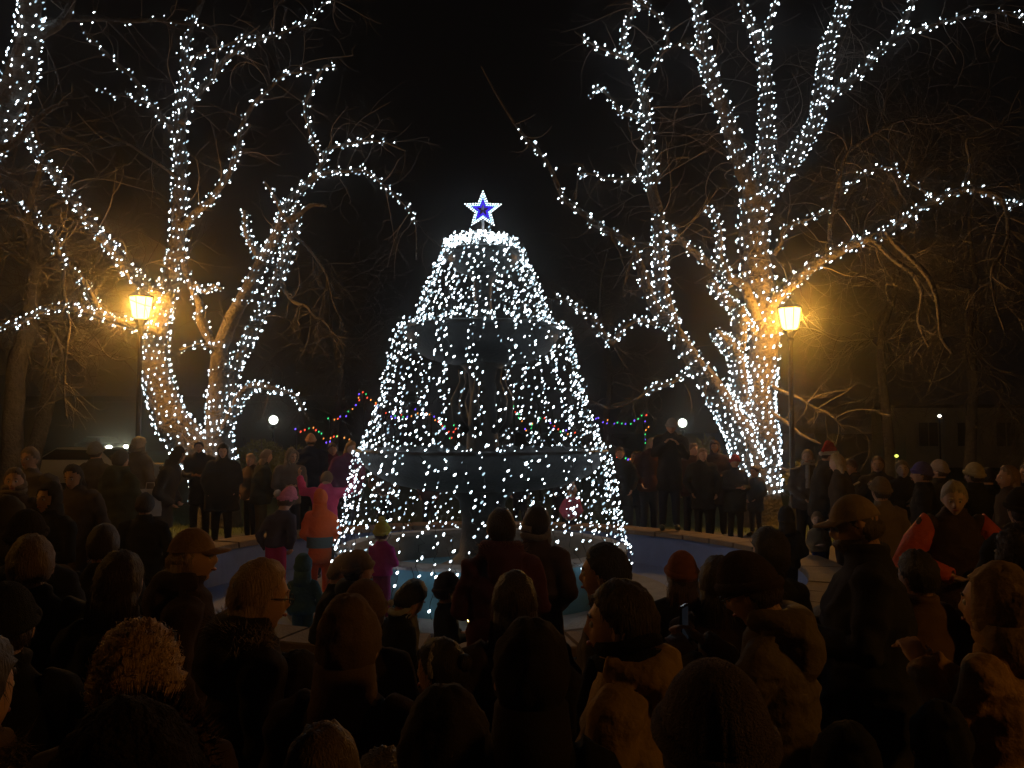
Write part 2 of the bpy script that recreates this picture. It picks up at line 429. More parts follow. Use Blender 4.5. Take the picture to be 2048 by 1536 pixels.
def twig(m, p, d, L, r, depth, r_, droop=.0, sides=3):
    n = max(4, int(L/.14)); pts = [p]; rad = [r]; d = d.normalized(); step = L/n
    cv = V((r_.gauss(0, 1), r_.gauss(0, 1), r_.gauss(0, 1)))*.16
    for i in range(n):
        if r_.random() < .25: cv = V((r_.gauss(0, 1), r_.gauss(0, 1), r_.gauss(0, 1)))*.20
        t = i/n
        d = (d+cv+V((0, 0, -droop*(1-t)+droop*1.1*t*t))).normalized()
        p = p+d*step; pts.append(p); rad.append(r*(1-.62*(i+1)/n))
        if depth > 0 and r_.random() < (.42 if depth > 1 else .36):
            side = V((r_.gauss(0, 1), r_.gauss(0, 1), r_.gauss(0, .8))); nd = (d*.7+side*.7)
            twig(m, p, nd, L*r_.uniform(.35, .65), rad[-1]*.75, depth-1, r_, droop, 3)
    m.tube(pts, rad, sides, False)
def add_twigs(m, path, per_m, L, r, depth, seed, t0=.1, droop=.08, bias=V((0, 0, 0))):
    r_ = random.Random(seed); Lp = path_len(path)
    for i in range(int(Lp*per_m*1.6)):
        s = Lp*(t0+(1-t0)*r_.random()); p, rr_, t = at_len(path, s)
        a = t.orthogonal().normalized(); b = t.cross(a); th = r_.uniform(0, 2*pi)
        d = (a*cos(th)+b*sin(th))*1.0+t*r_.uniform(.1, .8)+V((0, 0, .15))+bias
        k = r_.uniform(.4, 1.2)
        twig(m, p+(a*cos(th)+b*sin(th))*rr_*.8, d, L*k, min(r*.72, rr_*.8)*r_.uniform(.6, 1.1), depth, r_, droop)

def tree(label, limbs, twigs, seed, group=None, cat='tree', name='bare_tree', base=None, bark=None, tmat=None):
    """limbs: dict name->(ctrl, d0, d1); first is trunk"""
    b = base; root = thing(name, label, cat, tuple(b), 0, group)
    paths = {}
    for i, (k, (ctrl, d0, d1)) in enumerate(limbs.items()):
        pa = limb_path(ctrl, d0, d1, seed=seed+i); paths[k] = pa
        m = MB(); n = 16 if pa[0][1] > .2 else 10
        m.tube([p-b for p, r in pa], [r for p, r in pa], n, True, .13, seed+i)
        m.build('trunk' if k.startswith('trunk') else 'limb', bark or BARK, root)
    m = MB()
    for (k, per, L, r, dp, dr) in twigs:
        add_twigs(m, [(p-b, r_) for p, r_ in paths[k]], per, L, r, dp, seed*31+len(m.v) % 97, droop=dr)
    if m.v: m.build('crown', tmat or TWIG, root, kind='stuff')
    return root, paths

# ---------------- left tree
D = 18.0; WS = .70
LT = {
 'trunkA': ([(432, 1075, 135), (428, 1000, 125), (412, 930, 118), (372, 880, 100), (335, 820, 85), (313, 760, 78), (308, 700, 66), (318, 640, 58), (332, 585, 52), (348, 520, 46), (358, 440, 44), (362, 360, 40), (361, 280, 34), (364, 210, 34), (371, 150, 30), (368, 95, 24), (386, 44, 20), (405, 0, 17), (430, -80, 14)], 18, 17.6),
 'trunkB': ([(445, 1075, 120), (440, 960, 100), (437, 880, 78), (436, 800, 60), (438, 735, 54), (438, 685, 50)], 18, 18.1),
 'C0': ([(434, 700, 34), (416, 668, 30), (403, 640, 28), (397, 605, 24), (384, 578, 22), (372, 545, 20), (366, 500, 18)], 18.1, 17.8),
 'C1': ([(438, 700, 46), (455, 655, 40), (480, 605, 40), (512, 548, 38), (545, 490, 36), (562, 450, 34), (578, 405, 28), (606, 372, 22), (634, 347, 18)], 18.1, 17.4),
 'C1a': ([(625, 355, 16), (660, 344, 13), (700, 342, 12), (725, 338, 10), (752, 356, 9), (778, 378, 8), (798, 398, 7), (830, 440, 5), (835, 520, 3)], 17.4, 16.8),
 'C1b': ([(630, 350, 15), (650, 320, 14), (655, 298, 12), (690, 286, 10), (735, 279, 9), (772, 286, 8), (812, 304, 5)], 17.4, 17),
 'C2': ([(450, 850, 44), (462, 770, 38), (478, 718, 34), (506, 662, 32), (535, 604, 32), (562, 545, 32), (580, 490, 30), (592, 440, 28), (598, 405, 22)], 18.2, 18.6),
 'stub': ([(575, 440, 26), (600, 425, 16), (622, 408, 14), (650, 412, 9)], 17.5, 17.2),
 'A1': ([(352, 290, 20), (340, 255, 18), (322, 236, 17), (297, 202, 15), (272, 160, 13), (246, 137, 11), (218, 112, 10), (195, 89, 9), (164, 51, 8), (140, 10, 6)], 17.7, 16.8),
 'A1b': ([(305, 212, 10), (288, 204, 9), (270, 198, 8), (245, 191, 6), (219, 188, 5), (170, 160, 4)], 17.4, 17),
 'A2': ([(366, 250, 26), (382, 205, 22), (398, 186, 20), (420, 160, 17), (448, 122, 15), (480, 99, 13), (512, 78, 11), (548, 69, 10), (581, 56, 9), (620, 37, 8), (640, 17, 7), (680, -40, 5)], 17.6, 18.4),
 'A2b': ([(372, 170, 13), (388, 120, 12), (408, 104, 10), (430, 98, 8), (468, 82, 7), (520, 50, 4)], 17.5, 17),
 'B': ([(342, 596, 34), (312, 585, 34), (285, 568, 34), (258, 545, 32), (238, 512, 30), (203, 474, 28), (171, 434, 26), (144, 393, 24), (120, 355, 22), (90, 321, 20), (64, 284, 18), (50, 240, 12), (60, 180, 8)], 17.5, 15.5),
 'D': ([(365, 455, 26), (388, 425, 24), (415, 404, 22), (440, 376, 20), (456, 352, 18), (468, 321, 16), (479, 291, 15), (483, 256, 14), (498, 222, 13), (513, 202, 12), (534, 181, 10), (563, 154, 9), (595, 147, 8), (622, 145, 7)], 17.7, 16.6),
 'E': ([(672, 140, 6), (655, 130, 9), (640, 145, 9), (628, 166, 9), (613, 195, 9), (608, 226, 9), (616, 255, 10), (626, 284, 10), (642, 305, 12)], 16.6, 17.3),
 'Fl': ([(489, 420, 14), (492, 460, 18), (500, 485, 20), (515, 505, 24), (520, 530, 26)], 17.6, 17.9),
 'G': ([(530, 364, 7), (548, 392, 9), (561, 417, 12), (574, 435, 14)], 17.3, 17.5),
 'H': ([(318, 662, 30), (285, 652, 26), (255, 646, 24), (215, 636, 22), (180, 626, 20), (145, 621, 19), (110, 614, 17), (80, 624, 15), (50, 637, 14), (20, 650, 13), (-20, 655, 12)], 17.5, 15),
 'I': ([(196, 622, 22), (180, 590, 21), (161, 562, 20), (140, 540, 18), (118, 512, 16), (114, 480, 14), (92, 455, 12), (68, 422, 10), (27, 403, 9), (-20, 380, 7)], 16.6, 15.2),
 'J': ([(452, 860, 34), (466, 825, 30), (478, 797, 26), (495, 780, 22), (520, 773, 19), (548, 780, 16), (575, 787, 12), (596, 798, 9), (615, 840, 6)], 17.8, 16.6),
 'K': ([(430, 700, 10), (405, 690, 9), (385, 694, 8), (362, 703, 6)], 17.9, 17.5),
 'Ll': ([(385, 590, 12), (395, 570, 12), (412, 583, 12), (430, 572, 12), (445, 580, 8)], 17.6, 17.2),
 'N': ([(560, 560, 14), (585, 600, 12), (615, 612, 10), (632, 634, 8), (660, 655, 6), (690, 720, 4)], 18.4, 17.5),
 'Nb': ([(590, 470, 12), (620, 500, 10), (650, 545, 8), (665, 600, 6), (690, 650, 4)], 18.4, 17.8),
 'Q': ([(360, 360, 12), (320, 330, 10), (280, 300, 10), (240, 280, 9), (200, 265, 8), (150, 270, 5)], 17.6, 16.8),
 'I2': ([(128, 520, 13), (128, 580, 11), (135, 640, 9), (130, 700, 8), (128, 780, 6), (135, 840, 4)], 16.3, 15.8),
}
ltw = [(k, 2.6, 1.5, .02, 2, .10) for k in ('A1', 'A2', 'B', 'D', 'Q', 'C1a', 'C1b', 'I')] + [('trunkA', .8, 1.5, .02, 2, .06), ('H', 1.8, 1.4, .018, 2, .2), ('C1', .8, 1.3, .018, 2, .1), ('N', 4, 1.3, .018, 2, .25), ('Nb', 4, 1.4, .018, 2, .25), ('J', 2.5, .9, .014, 2, .18), ('I2', 4, 1.0, .014, 2, .2), ('C2', .6, 1.4, .018, 2, .1)]
lt_root, LTP = tree('large bare tree with two light wrapped trunks, left of the fountain', LT, ltw, 100, base=P(436, 1053, 18))
gl = 'white light strings wound on the left tree'
LL = [  # key, label, pitch, spacing, t0, t1
 ('trunkA', 'dense white lights round the thick curving left trunk of the left tree', .17, .125, .06, .42),
 ('trunkA', 'white lights up the tall upright stem above the left lamp', .25, .13, .42, .90),
 ('trunkB', 'dense white lights on the central trunk base of the left tree', .17, .125, .22, .74),
 ('trunkB', 'sparse white lights on the bare orange lit fork of the left tree', .5, .15, .74, 1),
 ('C1', 'white lights up the broad slanting limb right of the left lamp', .26, .13, .25, 1),
 ('C1a', 'white lights along the low drooping tip of the left tree nearest the star', .26, .13, 0, .78),
 ('C1b', 'white lights along the short level tip above the drooping one', .26, .13, 0, .85),
 ('C2', 'white lights on the straight right hand limb of the left tree', .22, .13, 0, 1),
 ('C0', 'white lights on the left prong of the orange lit fork', .4, .14, .2, 1),
 ('A1', 'sparse white lights on the thin limb slanting to upper left', .42, .14, 0, .85),
 ('A1b', 'a few white lights on a side twig of the slanting limb', .4, .14, 0, .9),
 ('A2', 'white lights on the limb reaching up right to the top of the left tree', .32, .13, 0, .93),
 ('A2b', 'short row of white lights beside the tall stem near the top', .4, .12, .1, .9),
 ('B', 'white lights on the long straight limb rising left from the left lamp', .24, .12, .02, .88),
 ('D', 'white lights on the S shaped limb in the middle of the left tree', .34, .13, 0, 1),
 ('E', 'white lights on the looping hanging twig at upper right of the left tree', .3, .12, 0, 1),
 ('Fl', 'dense white lights on the short stub leaning on the broad limb', .18, .11, 0, .9),
 ('G', 'few white lights on a twig above the broad limb', .3, .12, 0, 1),
 ('H', 'white lights on the low level limb left of the left lamp', .24, .12, .05, 1),
 ('I', 'white lights on the thin limb hanging at the left edge', .38, .13, 0, 1),
 ('J', 'dense white lights on the low arching branch right of the left tree', .2, .115, 0, .92),
 ('K', 'short row of white lights left of the orange lit fork', .3, .13, 0, 1),
 ('Ll', 'small cluster of white lights right of the left lamp', .16, .12, 0, 1),
]
for i, (k, lb, pi_, sp, t0, t1) in enumerate(LL): wrap_lights(LTP[k], lb, gl, pi_, sp, t0, t1, 200+i)

# ---------------- right tree
WS = .77
RT = {
 'trunk': ([(1522, 1080, 120), (1522, 1000, 105), (1524, 940, 92), (1522, 870, 90), (1518, 810, 84), (1524, 760, 78), (1529, 700, 76), (1530, 645, 80), (1526, 600, 80), (1517, 555, 76), (1510, 500, 76), (1508, 440, 72), (1510, 385, 62)], 18, 18),
 'R1': ([(1506, 420, 50), (1498, 380, 46), (1483, 340, 44), (1470, 290, 42), (1457, 246, 40), (1440, 205, 38), (1422, 162, 36), (1409, 118, 34), (1404, 72, 28), (1397, 22, 24), (1388, -30, 20)], 17.9, 17),
 'R1b': ([(1412, 125, 16), (1392, 102, 14), (1368, 84, 8)], 17.2, 16.9),
 'R2': ([(1512, 400, 50), (1520, 355, 46), (1527, 307, 40), (1531, 246, 36), (1537, 185, 32), (1530, 130, 28), (1514, 80, 22), (1498, 40, 16), (1480, -20, 12)], 18, 18),
 'R2b': ([(1532, 120, 13), (1535, 60, 12), (1545, 20, 10), (1560, -20, 8)], 18, 17.8),
 'R3': ([(1518, 420, 50), (1548, 362, 44), (1585, 322, 40), (1614, 281, 38), (1634, 237, 36), (1638, 195, 34), (1646, 145, 32), (1657, 88, 30), (1677, 39, 28), (1692, -20, 26)], 18, 18.4),
 'R3b': ([(1634, 220, 26), (1665, 186, 24), (1712, 154, 22), (1750, 114, 20), (1784, 79, 17), (1808, 35, 15), (1828, -10, 13)], 18.2, 17.4),
 'R3c': ([(1780, 84, 13), (1821, 62, 12), (1869, 48, 11), (1917, 34, 10), (1975, 24, 10), (2027, 30, 9), (2080, 50, 8)], 17.6, 16.4),
 'R5': ([(965, 130, 3), (985, 170, 4), (1010, 214, 6), (1040, 260, 8), (1082, 308, 10), (1108, 358, 12), (1130, 398, 14), (1175, 432, 16), (1200, 452, 17), (1240, 477, 19), (1264, 497, 21), (1281, 542, 23), (1298, 588, 27), (1315, 625, 34), (1342, 650, 36), (1369, 690, 40), (1392, 728, 46), (1418, 765, 54), (1444, 805, 62), (1468, 845, 68), (1488, 890, 72), (1505, 950, 80), (1515, 1040, 80)], 15.6, 18),
 'R4': ([(1350, 655, 34), (1334, 614, 36), (1324, 560, 36), (1321, 526, 34), (1318, 440, 32), (1303, 373, 28), (1299, 307, 26), (1291, 246, 24), (1286, 189, 22), (1273, 145, 20), (1257, 110, 18), (1249, 70, 15), (1262, 30, 12), (1290, -20, 10)], 17.2, 16.6),
 'R4b': ([(1256, 116, 12), (1232, 108, 10), (1212, 98, 9), (1188, 86, 7), (1150, 60, 4)], 16.6, 16.2),
 'R4c': ([(1281, 165, 11), (1296, 150, 10), (1312, 127, 10), (1330, 100, 9), (1338, 79, 9), (1328, 48, 8), (1302, 20, 8), (1277, 0, 7), (1260, -40, 5)], 16.7, 16.4),
 'R4d': ([(1287, 240, 12), (1268, 230, 11), (1240, 222, 10), (1226, 200, 9), (1205, 180, 8), (1192, 175, 7), (1183, 193, 6)], 16.8, 16.4),
 'R4e': ([(1300, 366, 10), (1280, 357, 9), (1229, 355, 8), (1185, 346, 7), (1160, 350, 5), (1150, 400, 4)], 17, 16.6),
 'R6': ([(1512, 640, 30), (1500, 600, 28), (1486, 572, 26), (1457, 552, 24), (1413, 522, 22), (1369, 487, 20), (1339, 456, 18), (1318, 425, 14)], 17.7, 17.1),
 'R7': ([(1408, 412, 12), (1425, 425, 14), (1437, 450, 15), (1440, 482, 16), (1438, 510, 16), (1450, 540, 18), (1458, 560, 14)], 17.2, 17.4),
 'R8': ([(1418, 560, 18), (1432, 580, 24), (1452, 600, 26), (1470, 618, 26), (1492, 645, 28), (1505, 670, 28)], 17.2, 17.6),
 'R9': ([(1322, 650, 14), (1300, 645, 14), (1280, 640, 14), (1256, 648, 14), (1238, 668, 14), (1222, 688, 15), (1206, 668, 14), (1190, 642, 13), (1172, 626, 12), (1150, 614, 11), (1130, 600, 8), (1080, 600, 5), (1060, 640, 3)], 17.1, 15.8),
 'R10': ([(1500, 860, 44), (1482, 800, 44), (1480, 750, 42), (1472, 715, 40), (1455, 690, 38), (1438, 672, 30), (1428, 662, 16)], 17.9, 17.3),
 'R10b': ([(1472, 715, 34), (1480, 680, 36), (1482, 645, 34), (1478, 610, 22)], 17.6, 17.4),
 'R11': ([(1530, 620, 36), (1562, 585, 30), (1610, 545, 27), (1645, 522, 25), (1680, 504, 24), (1724, 482, 22), (1770, 466, 21), (1808, 438, 20), (1847, 412, 18), (1887, 392, 17), (1935, 376, 16), (1980, 388, 14), (2020, 408, 12), (2060, 395, 10)], 17.8, 14.8),
 'R11b': ([(1965, 382, 13), (1998, 395, 13), (2015, 430, 12), (2018, 470, 10), (2000, 510, 9), (1978, 545, 8), (1985, 600, 7), (2010, 660, 5)], 15.2, 14.6),
 'R12': ([(1545, 510, 14), (1560, 484, 13), (1571, 455, 12), (1608, 440, 10), (1652, 425, 8), (1690, 420, 4)], 17.8, 17.2),
 'R13': ([(1640, 400, 10), (1689, 378, 10), (1720, 352, 9), (1759, 334, 9), (1795, 338, 8), (1815, 360, 7), (1850, 384, 6), (1860, 400, 5)], 17.6, 16.4),
 'R15': ([(1400, 730, 14), (1380, 742, 12), (1357, 756, 11), (1331, 771, 10), (1307, 771, 9), (1275, 795, 7), (1240, 812, 5), (1205, 818, 3)], 17.6, 16.6),
 'R16': ([(1535, 818, 16), (1560, 836, 13), (1585, 856, 10), (1605, 873, 8), (1640, 890, 5)], 17.8, 17.3),
 'R17': ([(1540, 770, 14), (1562, 782, 12), (1600, 800, 10), (1632, 819, 8), (1660, 830, 6), (1690, 860, 4)], 17.8, 17.2),
 'S1': ([(1770, 466, 14), (1800, 500, 14), (1852, 555, 13), (1875, 610, 11), (1885, 680, 9), (1905, 710, 7)], 16.2, 15.2),
 'S2': ([(1745, 475, 13), (1785, 520, 13), (1822, 545, 12), (1845, 585, 10), (1838, 640, 8), (1860, 700, 6)], 16.4, 15.8),
 'S3': ([(1665, 510, 15), (1660, 460, 14), (1672, 400, 13), (1680, 360, 11), (1700, 300, 10), (1780, 250, 8), (1850, 235, 6)], 17.2, 16.6),
 'S4': ([(1925, 380, 9), (1940, 330, 9), (1935, 280, 7), (1970, 270, 5), (2020, 240, 4)], 15.6, 15.2),
}
rtw = [(k, 2.8, 1.5, .02, 2, .10) for k in ('R1', 'R2', 'R3', 'R3b', 'R4', 'R3c')] + [('R5', 1.2, 1.2, .018, 2, .12), ('R11', 2.4, 1.8, .02, 2, .30), ('R11b', 4, 1.2, .016, 2, .3), ('S1', 4, 1.0, .016, 2, .3), ('S2', 4, 1.0, .016, 2, .3), ('S3', 4, 1.5, .018, 2, .15), ('S4', 4, 1.2, .016, 2, .1), ('R4b', 3, .9, .014, 2, .1), ('R4c', 2, .9, .014, 2, .1), ('R4e', 5, .8, .012, 2, .15), ('R9', 3, 1.0, .014, 2, .2), ('R6', 2.5, 1.2, .016, 2, .15), ('R15', 4, .9, .014, 2, .1), ('R17', 5, 1.1, .014, 2, .1), ('R16', 3, .8, .014, 1, .1), ('R12', 2, 1.3, .016, 2, .1), ('R13', 2, 1.2, .016, 2, .1), ('trunk', .5, 1.6, .02, 2, .1)]
rt_root, RTP = tree('massive bare tree with many light wrapped limbs, right of the fountain', RT, rtw, 500, base=P(1522, 1053, 18))
gr_ = 'white light strings wound on the right tree'
RL = [
 ('trunk', 'very dense white lights on the lower main trunk of the right tree', .105, .085, .13, .50),
 ('trunk', 'white lights round the orange lit trunk beside the right lamp', .26, .13, .50, .70),
 ('trunk', 'white lights on the upper main trunk above the right lamp', .28, .13, .70, 1),
 ('R5', 'dense white lights on the low leaning trunk of the right tree', .11, .088, .74, .93),
 ('R5', 'white lights on the middle of the long leaning limb', .26, .13, .52, .74),
 ('R5', 'single row of white lights on the long thin limb pointing at the star', .38, .14, .12, .52),
 ('R1', 'dense white lights on the thick limb at top centre of the right tree', .20, .12, .40, 1),
 ('R1', 'white lights on the lower part of the centre limb', .34, .13, 0, .40),
 ('R1b', 'few white lights on a grey broken twig at top centre', .3, .12, 0, 1),
 ('R2', 'white lights on the middle upright limb of the right tree', .25, .125, 0, 1),
 ('R2b', 'white lights on the small twig above the middle limb', .3, .12, 0, 1),
 ('R3', 'white lights on the thick limb bending right up out of view', .24, .125, 0, 1),
 ('R3b', 'white lights on the limb slanting to the upper right', .26, .125, 0, 1),
 ('R3c', 'white lights on the top right level branch', .34, .13, .1, 1),
 ('R4', 'dense white lights low on the tall left stem of the right tree', .20, .12, 0, .33),
 ('R4', 'white lights on the upper part of the tall left stem', .22, .12, .40, 1),
 ('R4b', 'white lights on the highest left side twig of the tall stem', .24, .11, 0, .85),
 ('R4c', 'white lights on the curling branch right of the tall stem', .32, .12, 0, 1),
 ('R4d', 'white lights on the hooked left side twig of the tall stem', .22, .11, 0, 1),
 ('R4e', 'row of small white lights on the thin level twig', .34, .12, 0, .8),
 ('R6', 'sparse white lights on the orange lit slanting limb', .42, .13, .15, 1),
 ('R7', 'white lights on the short upright spur above the slanting limb', .18, .11, 0, 1),
 ('R8', 'bright clump of white lights on the stub left of the right lamp', .17, .11, 0, 1),
 ('R9', 'white lights on the W shaped hanging branch beside the fountain', .24, .115, 0, .82),
 ('R10', 'dense white lights on the side trunk left of the main trunk', .16, .115, 0, 1),
 ('R10b', 'dense white lights in the fork left of the right lamp', .18, .12, 0, 1),
 ('R11', 'white lights on the long arching branch right of the right lamp', .27, .125, .04, 1),
 ('R12', 'white lights on the short branch right of the upper trunk', .3, .12, .1, .9),
 ('R13', 'white lights on the small arched branch at right', .32, .13, .15, 1),
 ('R15', 'few white lights on the low twig left of the leaning trunk', .26, .12, .1, .62),
 ('R16', 'few white lights on the grey snag right of the trunk', .3, .12, 0, .25),
]
for i, (k, lb, pi_, sp, t0, t1) in enumerate(RL): wrap_lights(RTP[k], lb, gr_, pi_, sp, t0, t1, 300+i)

WS = 1.0
# ---------------- near tree at the left edge (trunk just out of frame)
NT = {
 'trunk': ([(-640, 2250, 260), (-600, 1700, 240), (-520, 1200, 220), (-400, 800, 180), (-260, 560, 140), (-140, 400, 110), (-40, 290, 80), (14, 214, 62), (40, 170, 56), (54, 120, 48), (57, 60, 42), (56, 0, 38), (48, -80, 34)], 10, 9.4),
 'A3': ([(60, 60, 18), (85, 48, 15), (120, 40, 12), (154, 35, 11), (212, 38, 10), (273, 41, 9), (311, 39, 8), (369, 47, 7), (414, 51, 5), (440, 80, 3)], 9.5, 11),
 'A4': ([(60, 80, 24), (95, 60, 20), (130, 30, 18), (150, -10, 15)], 9.5, 10),
 'A5': ([(-60, 300, 26), (20, 290, 16), (70, 240, 12), (100, 215, 10), (130, 205, 8)], 9.5, 9.8),
}
nt_root, NTP = tree('nearest bare tree reaching in at the top left corner', NT, [('A3', 2.5, 1.0, .012, 2, .1), ('A4', 3, 1.2, .014, 2, .1), ('A5', 4, 1.2, .014, 2, .1), ('trunk', .8, 1.3, .014, 2, .1)], 800, base=P(-640, 2130, 10))
gn = 'white light strings on the nearest tree'
wrap_lights(NTP['trunk'], 'large bright white lights wound on the limb in the top left corner', gn, .13, .075, .68, 1, 401, .8)
wrap_lights(NTP['A3'], 'thin row of small white lights on the level twig across the top left', gn, .4, .12, 0, .9, 402, .6)

# ---------------- unlit background trees
SKYTW = TWIG
def bg_tree(label, ctrl, d, seed, spread=2.2, n=14, group='bare trees in the dark behind', limbL=4):
    r_ = random.Random(seed); b = P(*ctrl[0][:2], d); pa = limb_path(ctrl, d, d, seed=seed)
    root = thing('bare_tree', label, 'tree', tuple(b), 0, group)
    m = MB(); m.tube([p-b for p, r in pa], [r for p, r in pa], 10, True, .2, seed); m.build('trunk', BARK, root)
    m = MB(); L = path_len(pa)
    for i in range(n):
        s = L*r_.uniform(.3, 1); p, r, t = at_len(pa, s); th = r_.uniform(0, 2*pi)
        twig(m, p-b, V((cos(th), sin(th)*.5, r_.uniform(.2, 1.2))), limbL*r_.uniform(.5, 1), max(.014, r*.3), 3, r_, .04, 3)
    m.build('crown', TWIG, root, kind='stuff')
bg_tree('dim bare tree in front of the dark building at far right', [(1940, 960, 24), (1942, 860, 22), (1946, 760, 20), (1935, 660, 16), (1950, 560, 11), (1940, 440, 7), (1960, 330, 3)], 26, 61, n=16, limbL=5)
bg_tree('dim brown trunk rising at the far left edge', [(20, 1000, 44), (25, 860, 38), (35, 740, 36), (60, 640, 34), (70, 540, 26), (50, 440, 18), (80, 330, 10), (60, 220, 4)], 21, 62, n=14, limbL=4)
bg_tree('second thin dim trunk leaning at the left', [(60, 960, 34), (85, 840, 30), (110, 740, 24), (150, 650, 16), (170, 560, 9), (210, 470, 4)], 24, 63, n=10, limbL=4)
bg_tree('pale dim tree in the dark above the right crowd', [(1780, 1000, 22), (1776, 860, 20), (1760, 700, 16), (1790, 560, 12), (1800, 400, 8), (1780, 280, 4)], 27, 64, n=20, limbL=5)
bg_tree('dim tree far behind between the fountain and the left tree', [(672, 960, 16), (670, 860, 14), (676, 760, 10), (660, 640, 6), (670, 560, 2)], 34, 65, n=14, limbL=5)
bg_tree('dark tree far behind at right of the fountain', [(1215, 960, 16), (1212, 860, 14), (1220, 740, 11), (1200, 600, 6), (1215, 500, 2)], 36, 66, n=12, limbL=5)
# ================================================================ LAMPS, CARS, BUILDING, PLANTS
GLOW = mat('sodium_glass', (1, .6, .2), emit=(1, .60, .115), estr=8, nosample=True)
def street_lamp(label, top, group='sodium street lamps', k=1):
    x, y, z = top
    root = thing('street_lamp', label, 'street lamp', (x, y, 0), 0, group)
    m = MB(); m.lathe([(.17, 0), (.17, .12), (.12, .2), (.1, .5), (.07, .62), (.055, .8), (.045, z-.55), (.06, z-.5), (.08, z-.46), (.05, z-.42)], n=16); m.build('pole', IRON, root)
    m = MB(); m.lathe([(0, z-.26), (.10, z-.26), (.17, z-.20), (.235, z+.14), (.22, z+.17), (0, z+.17)], n=8); m.build('glass', GLOW, root, False)
    m = MB(); m.lathe([(.05, z-.42), (.13, z-.30), (.15, z-.27), (.11, z-.265), (0, z-.265)], n=8); m.build('lantern_base', IRON, root, False)
    m = MB(); m.lathe([(.25, z+.165), (.26, z+.19), (.12, z+.28), (.07, z+.33), (.02, z+.36), (.03, z+.40), (0, z+.43)], n=8); m.build('lantern_cap', IRON, root, False)
    for gb in range(8):
        a = 2*pi*gb/8; m = MB(); m.tube([V((.165*cos(a), .165*sin(a), z-.25)), V((.243*cos(a), .243*sin(a), z+.17))], .006, 4); m.build('glazing_bar', IRON, root)
    ld = bpy.data.lights.new('lamp_light', 'POINT'); ld.energy = LAMP_W*k; ld.color = SODIUM; ld.shadow_soft_size = .27
    lo = bpy.data.objects.new('lamp_light', ld); COL.objects.link(lo); lo.parent = root; lo.location = (0, 0, z-.03)
    root['lamp'] = 1
    return root
p = P(1580, 634, 17.0); street_lamp('glowing orange street lamp beside the right tree trunk', (p.x, p.y, p.z))
p = P(282, 612, 16.9); street_lamp('glowing orange street lamp beside the left tree trunk', (p.x, p.y, p.z))
street_lamp('assumed unseen orange street lamp on the near side, right of the crowd', (7.6, .4, 4.6), k=.42)  # lamp out of view, assumed from the warm light on the right-hand crowd
street_lamp('assumed unseen orange street lamp on the near side, left of the crowd', (-8.5, 6.0, 4.4), k=.24)  # assumed lamp, added out of view to light faces turned left
GL2 = mat('globe_glass', (1, 1, 1), emit=(.92, 1.0, .86), estr=5, nosample=True)
def globe_lamp(label, px, py, d, wts=16):
    p = P(px, py, d); root = thing('globe_lamp', label, 'globe lamp', (p.x, p.y, 0), 0, 'white globe lamps behind')
    m = MB(); m.lathe([(.09, 0), (.09, .1), (.05, .2), (.035, p.z-.28), (.09, p.z-.23), (.1, p.z-.2), (0, p.z-.2)], n=12); m.build('pole', IRON, root)
    m = MB(); m.ell((0, 0, p.z), (.14, .14, .14), 20, 14); m.build('globe', GL2, root)
    m = MB(); m.lathe([(.05, p.z+.16), (.06, p.z+.19), (0, p.z+.25)], n=10); m.build('cap', IRON, root)
    ld = bpy.data.lights.new('lamp_light', 'POINT'); ld.energy = wts; ld.color = (.95, 1, .85); ld.shadow_soft_size = .18
    lo = bpy.data.objects.new('lamp_light', ld); COL.objects.link(lo); lo.parent = root; lo.location = (0, 0, p.z)
globe_lamp('small white globe lamp behind the bush left of the fountain', 547, 840, 27)
globe_lamp('small white globe lamp right of the fountain above the crowd', 1365, 846, 28)
def far_lamp(label, px, py, d, col, e, r=.06):
    p = P(px, py, d); root = thing('post_light', label, 'lamp', (p.x, p.y, 0), 0, 'tiny distant lamps')
    m = MB(); m.tube([V((0, 0, 0)), V((0, 0, p.z-.05))], .03, 6); m.build('post', IRON, root)
    m = MB(); m.ell((0, 0, p.z), (r, r, r*.8), 10, 8); m.build('bulb', mat('far_'+label.split()[1], col, emit=col, estr=e), root)
far_lamp('tiny white lamp on the dark building at far right', 1879, 832, 30, (1, .95, .85), 5, .06)
far_lamp('tiny yellow green lamp behind heads at right', 1793, 912, 20, (.75, .8, .12), 2.2, .045)
# bushes lit by the globe lamps
LEAF = mat('bush_leaf', (.20, .19, .05), .7, 0, 1, .5, 4); LEAF2 = mat('grass_plume', (.30, .30, .14), .7, 0, 1, .4, 4)
def bush(label, px, py, d, rx, rz, n, seed, lm, long=.10):
    p = P(px, py, d); r_ = random.Random(seed); root = thing('bush', label, 'bush', (p.x, p.y, 0), 0, 'shrubs behind the pool')
    m = MB(); zc = p.z*.62
    for i in range(n):
        u = V((r_.gauss(0, 1), r_.gauss(0, 1), r_.gauss(0, 1))).normalized()*r_.uniform(.55, 1)**.5
        c = V((u.x*rx, u.y*rx*.7, max(.05, zc+u.z*rz)))*1
        c += V((0, 0, .12*noise.noise(c*3)))
        a = V((r_.gauss(0, 1), r_.gauss(0, 1), r_.gauss(.6, 1))).normalized(); b = a.orthogonal().normalized(); l = long*r_.uniform(.5, 1.2)
        m.add([c, c+a*l*.5+b*l*.22, c+a*l, c+a*l*.5-b*l*.22], [(0, 1, 2, 3)])
    m.build('leaves', lm, root, False, kind='stuff')
    m = MB()
    for i in range(9):
        a = r_.uniform(0, 2*pi); e = V((cos(a)*rx*.7, sin(a)*rx*.5, p.z*.95)); m.tube([V((0, 0, 0)), e*.5+V((0, 0, .1)), e], [.02, .014, .006], 5)
    m.build('stems', TWIG, root)
bush('yellow green bush lit by the globe lamp, behind people at left', 520, 868, 25, .75, .55, 2600, 1, LEAF)
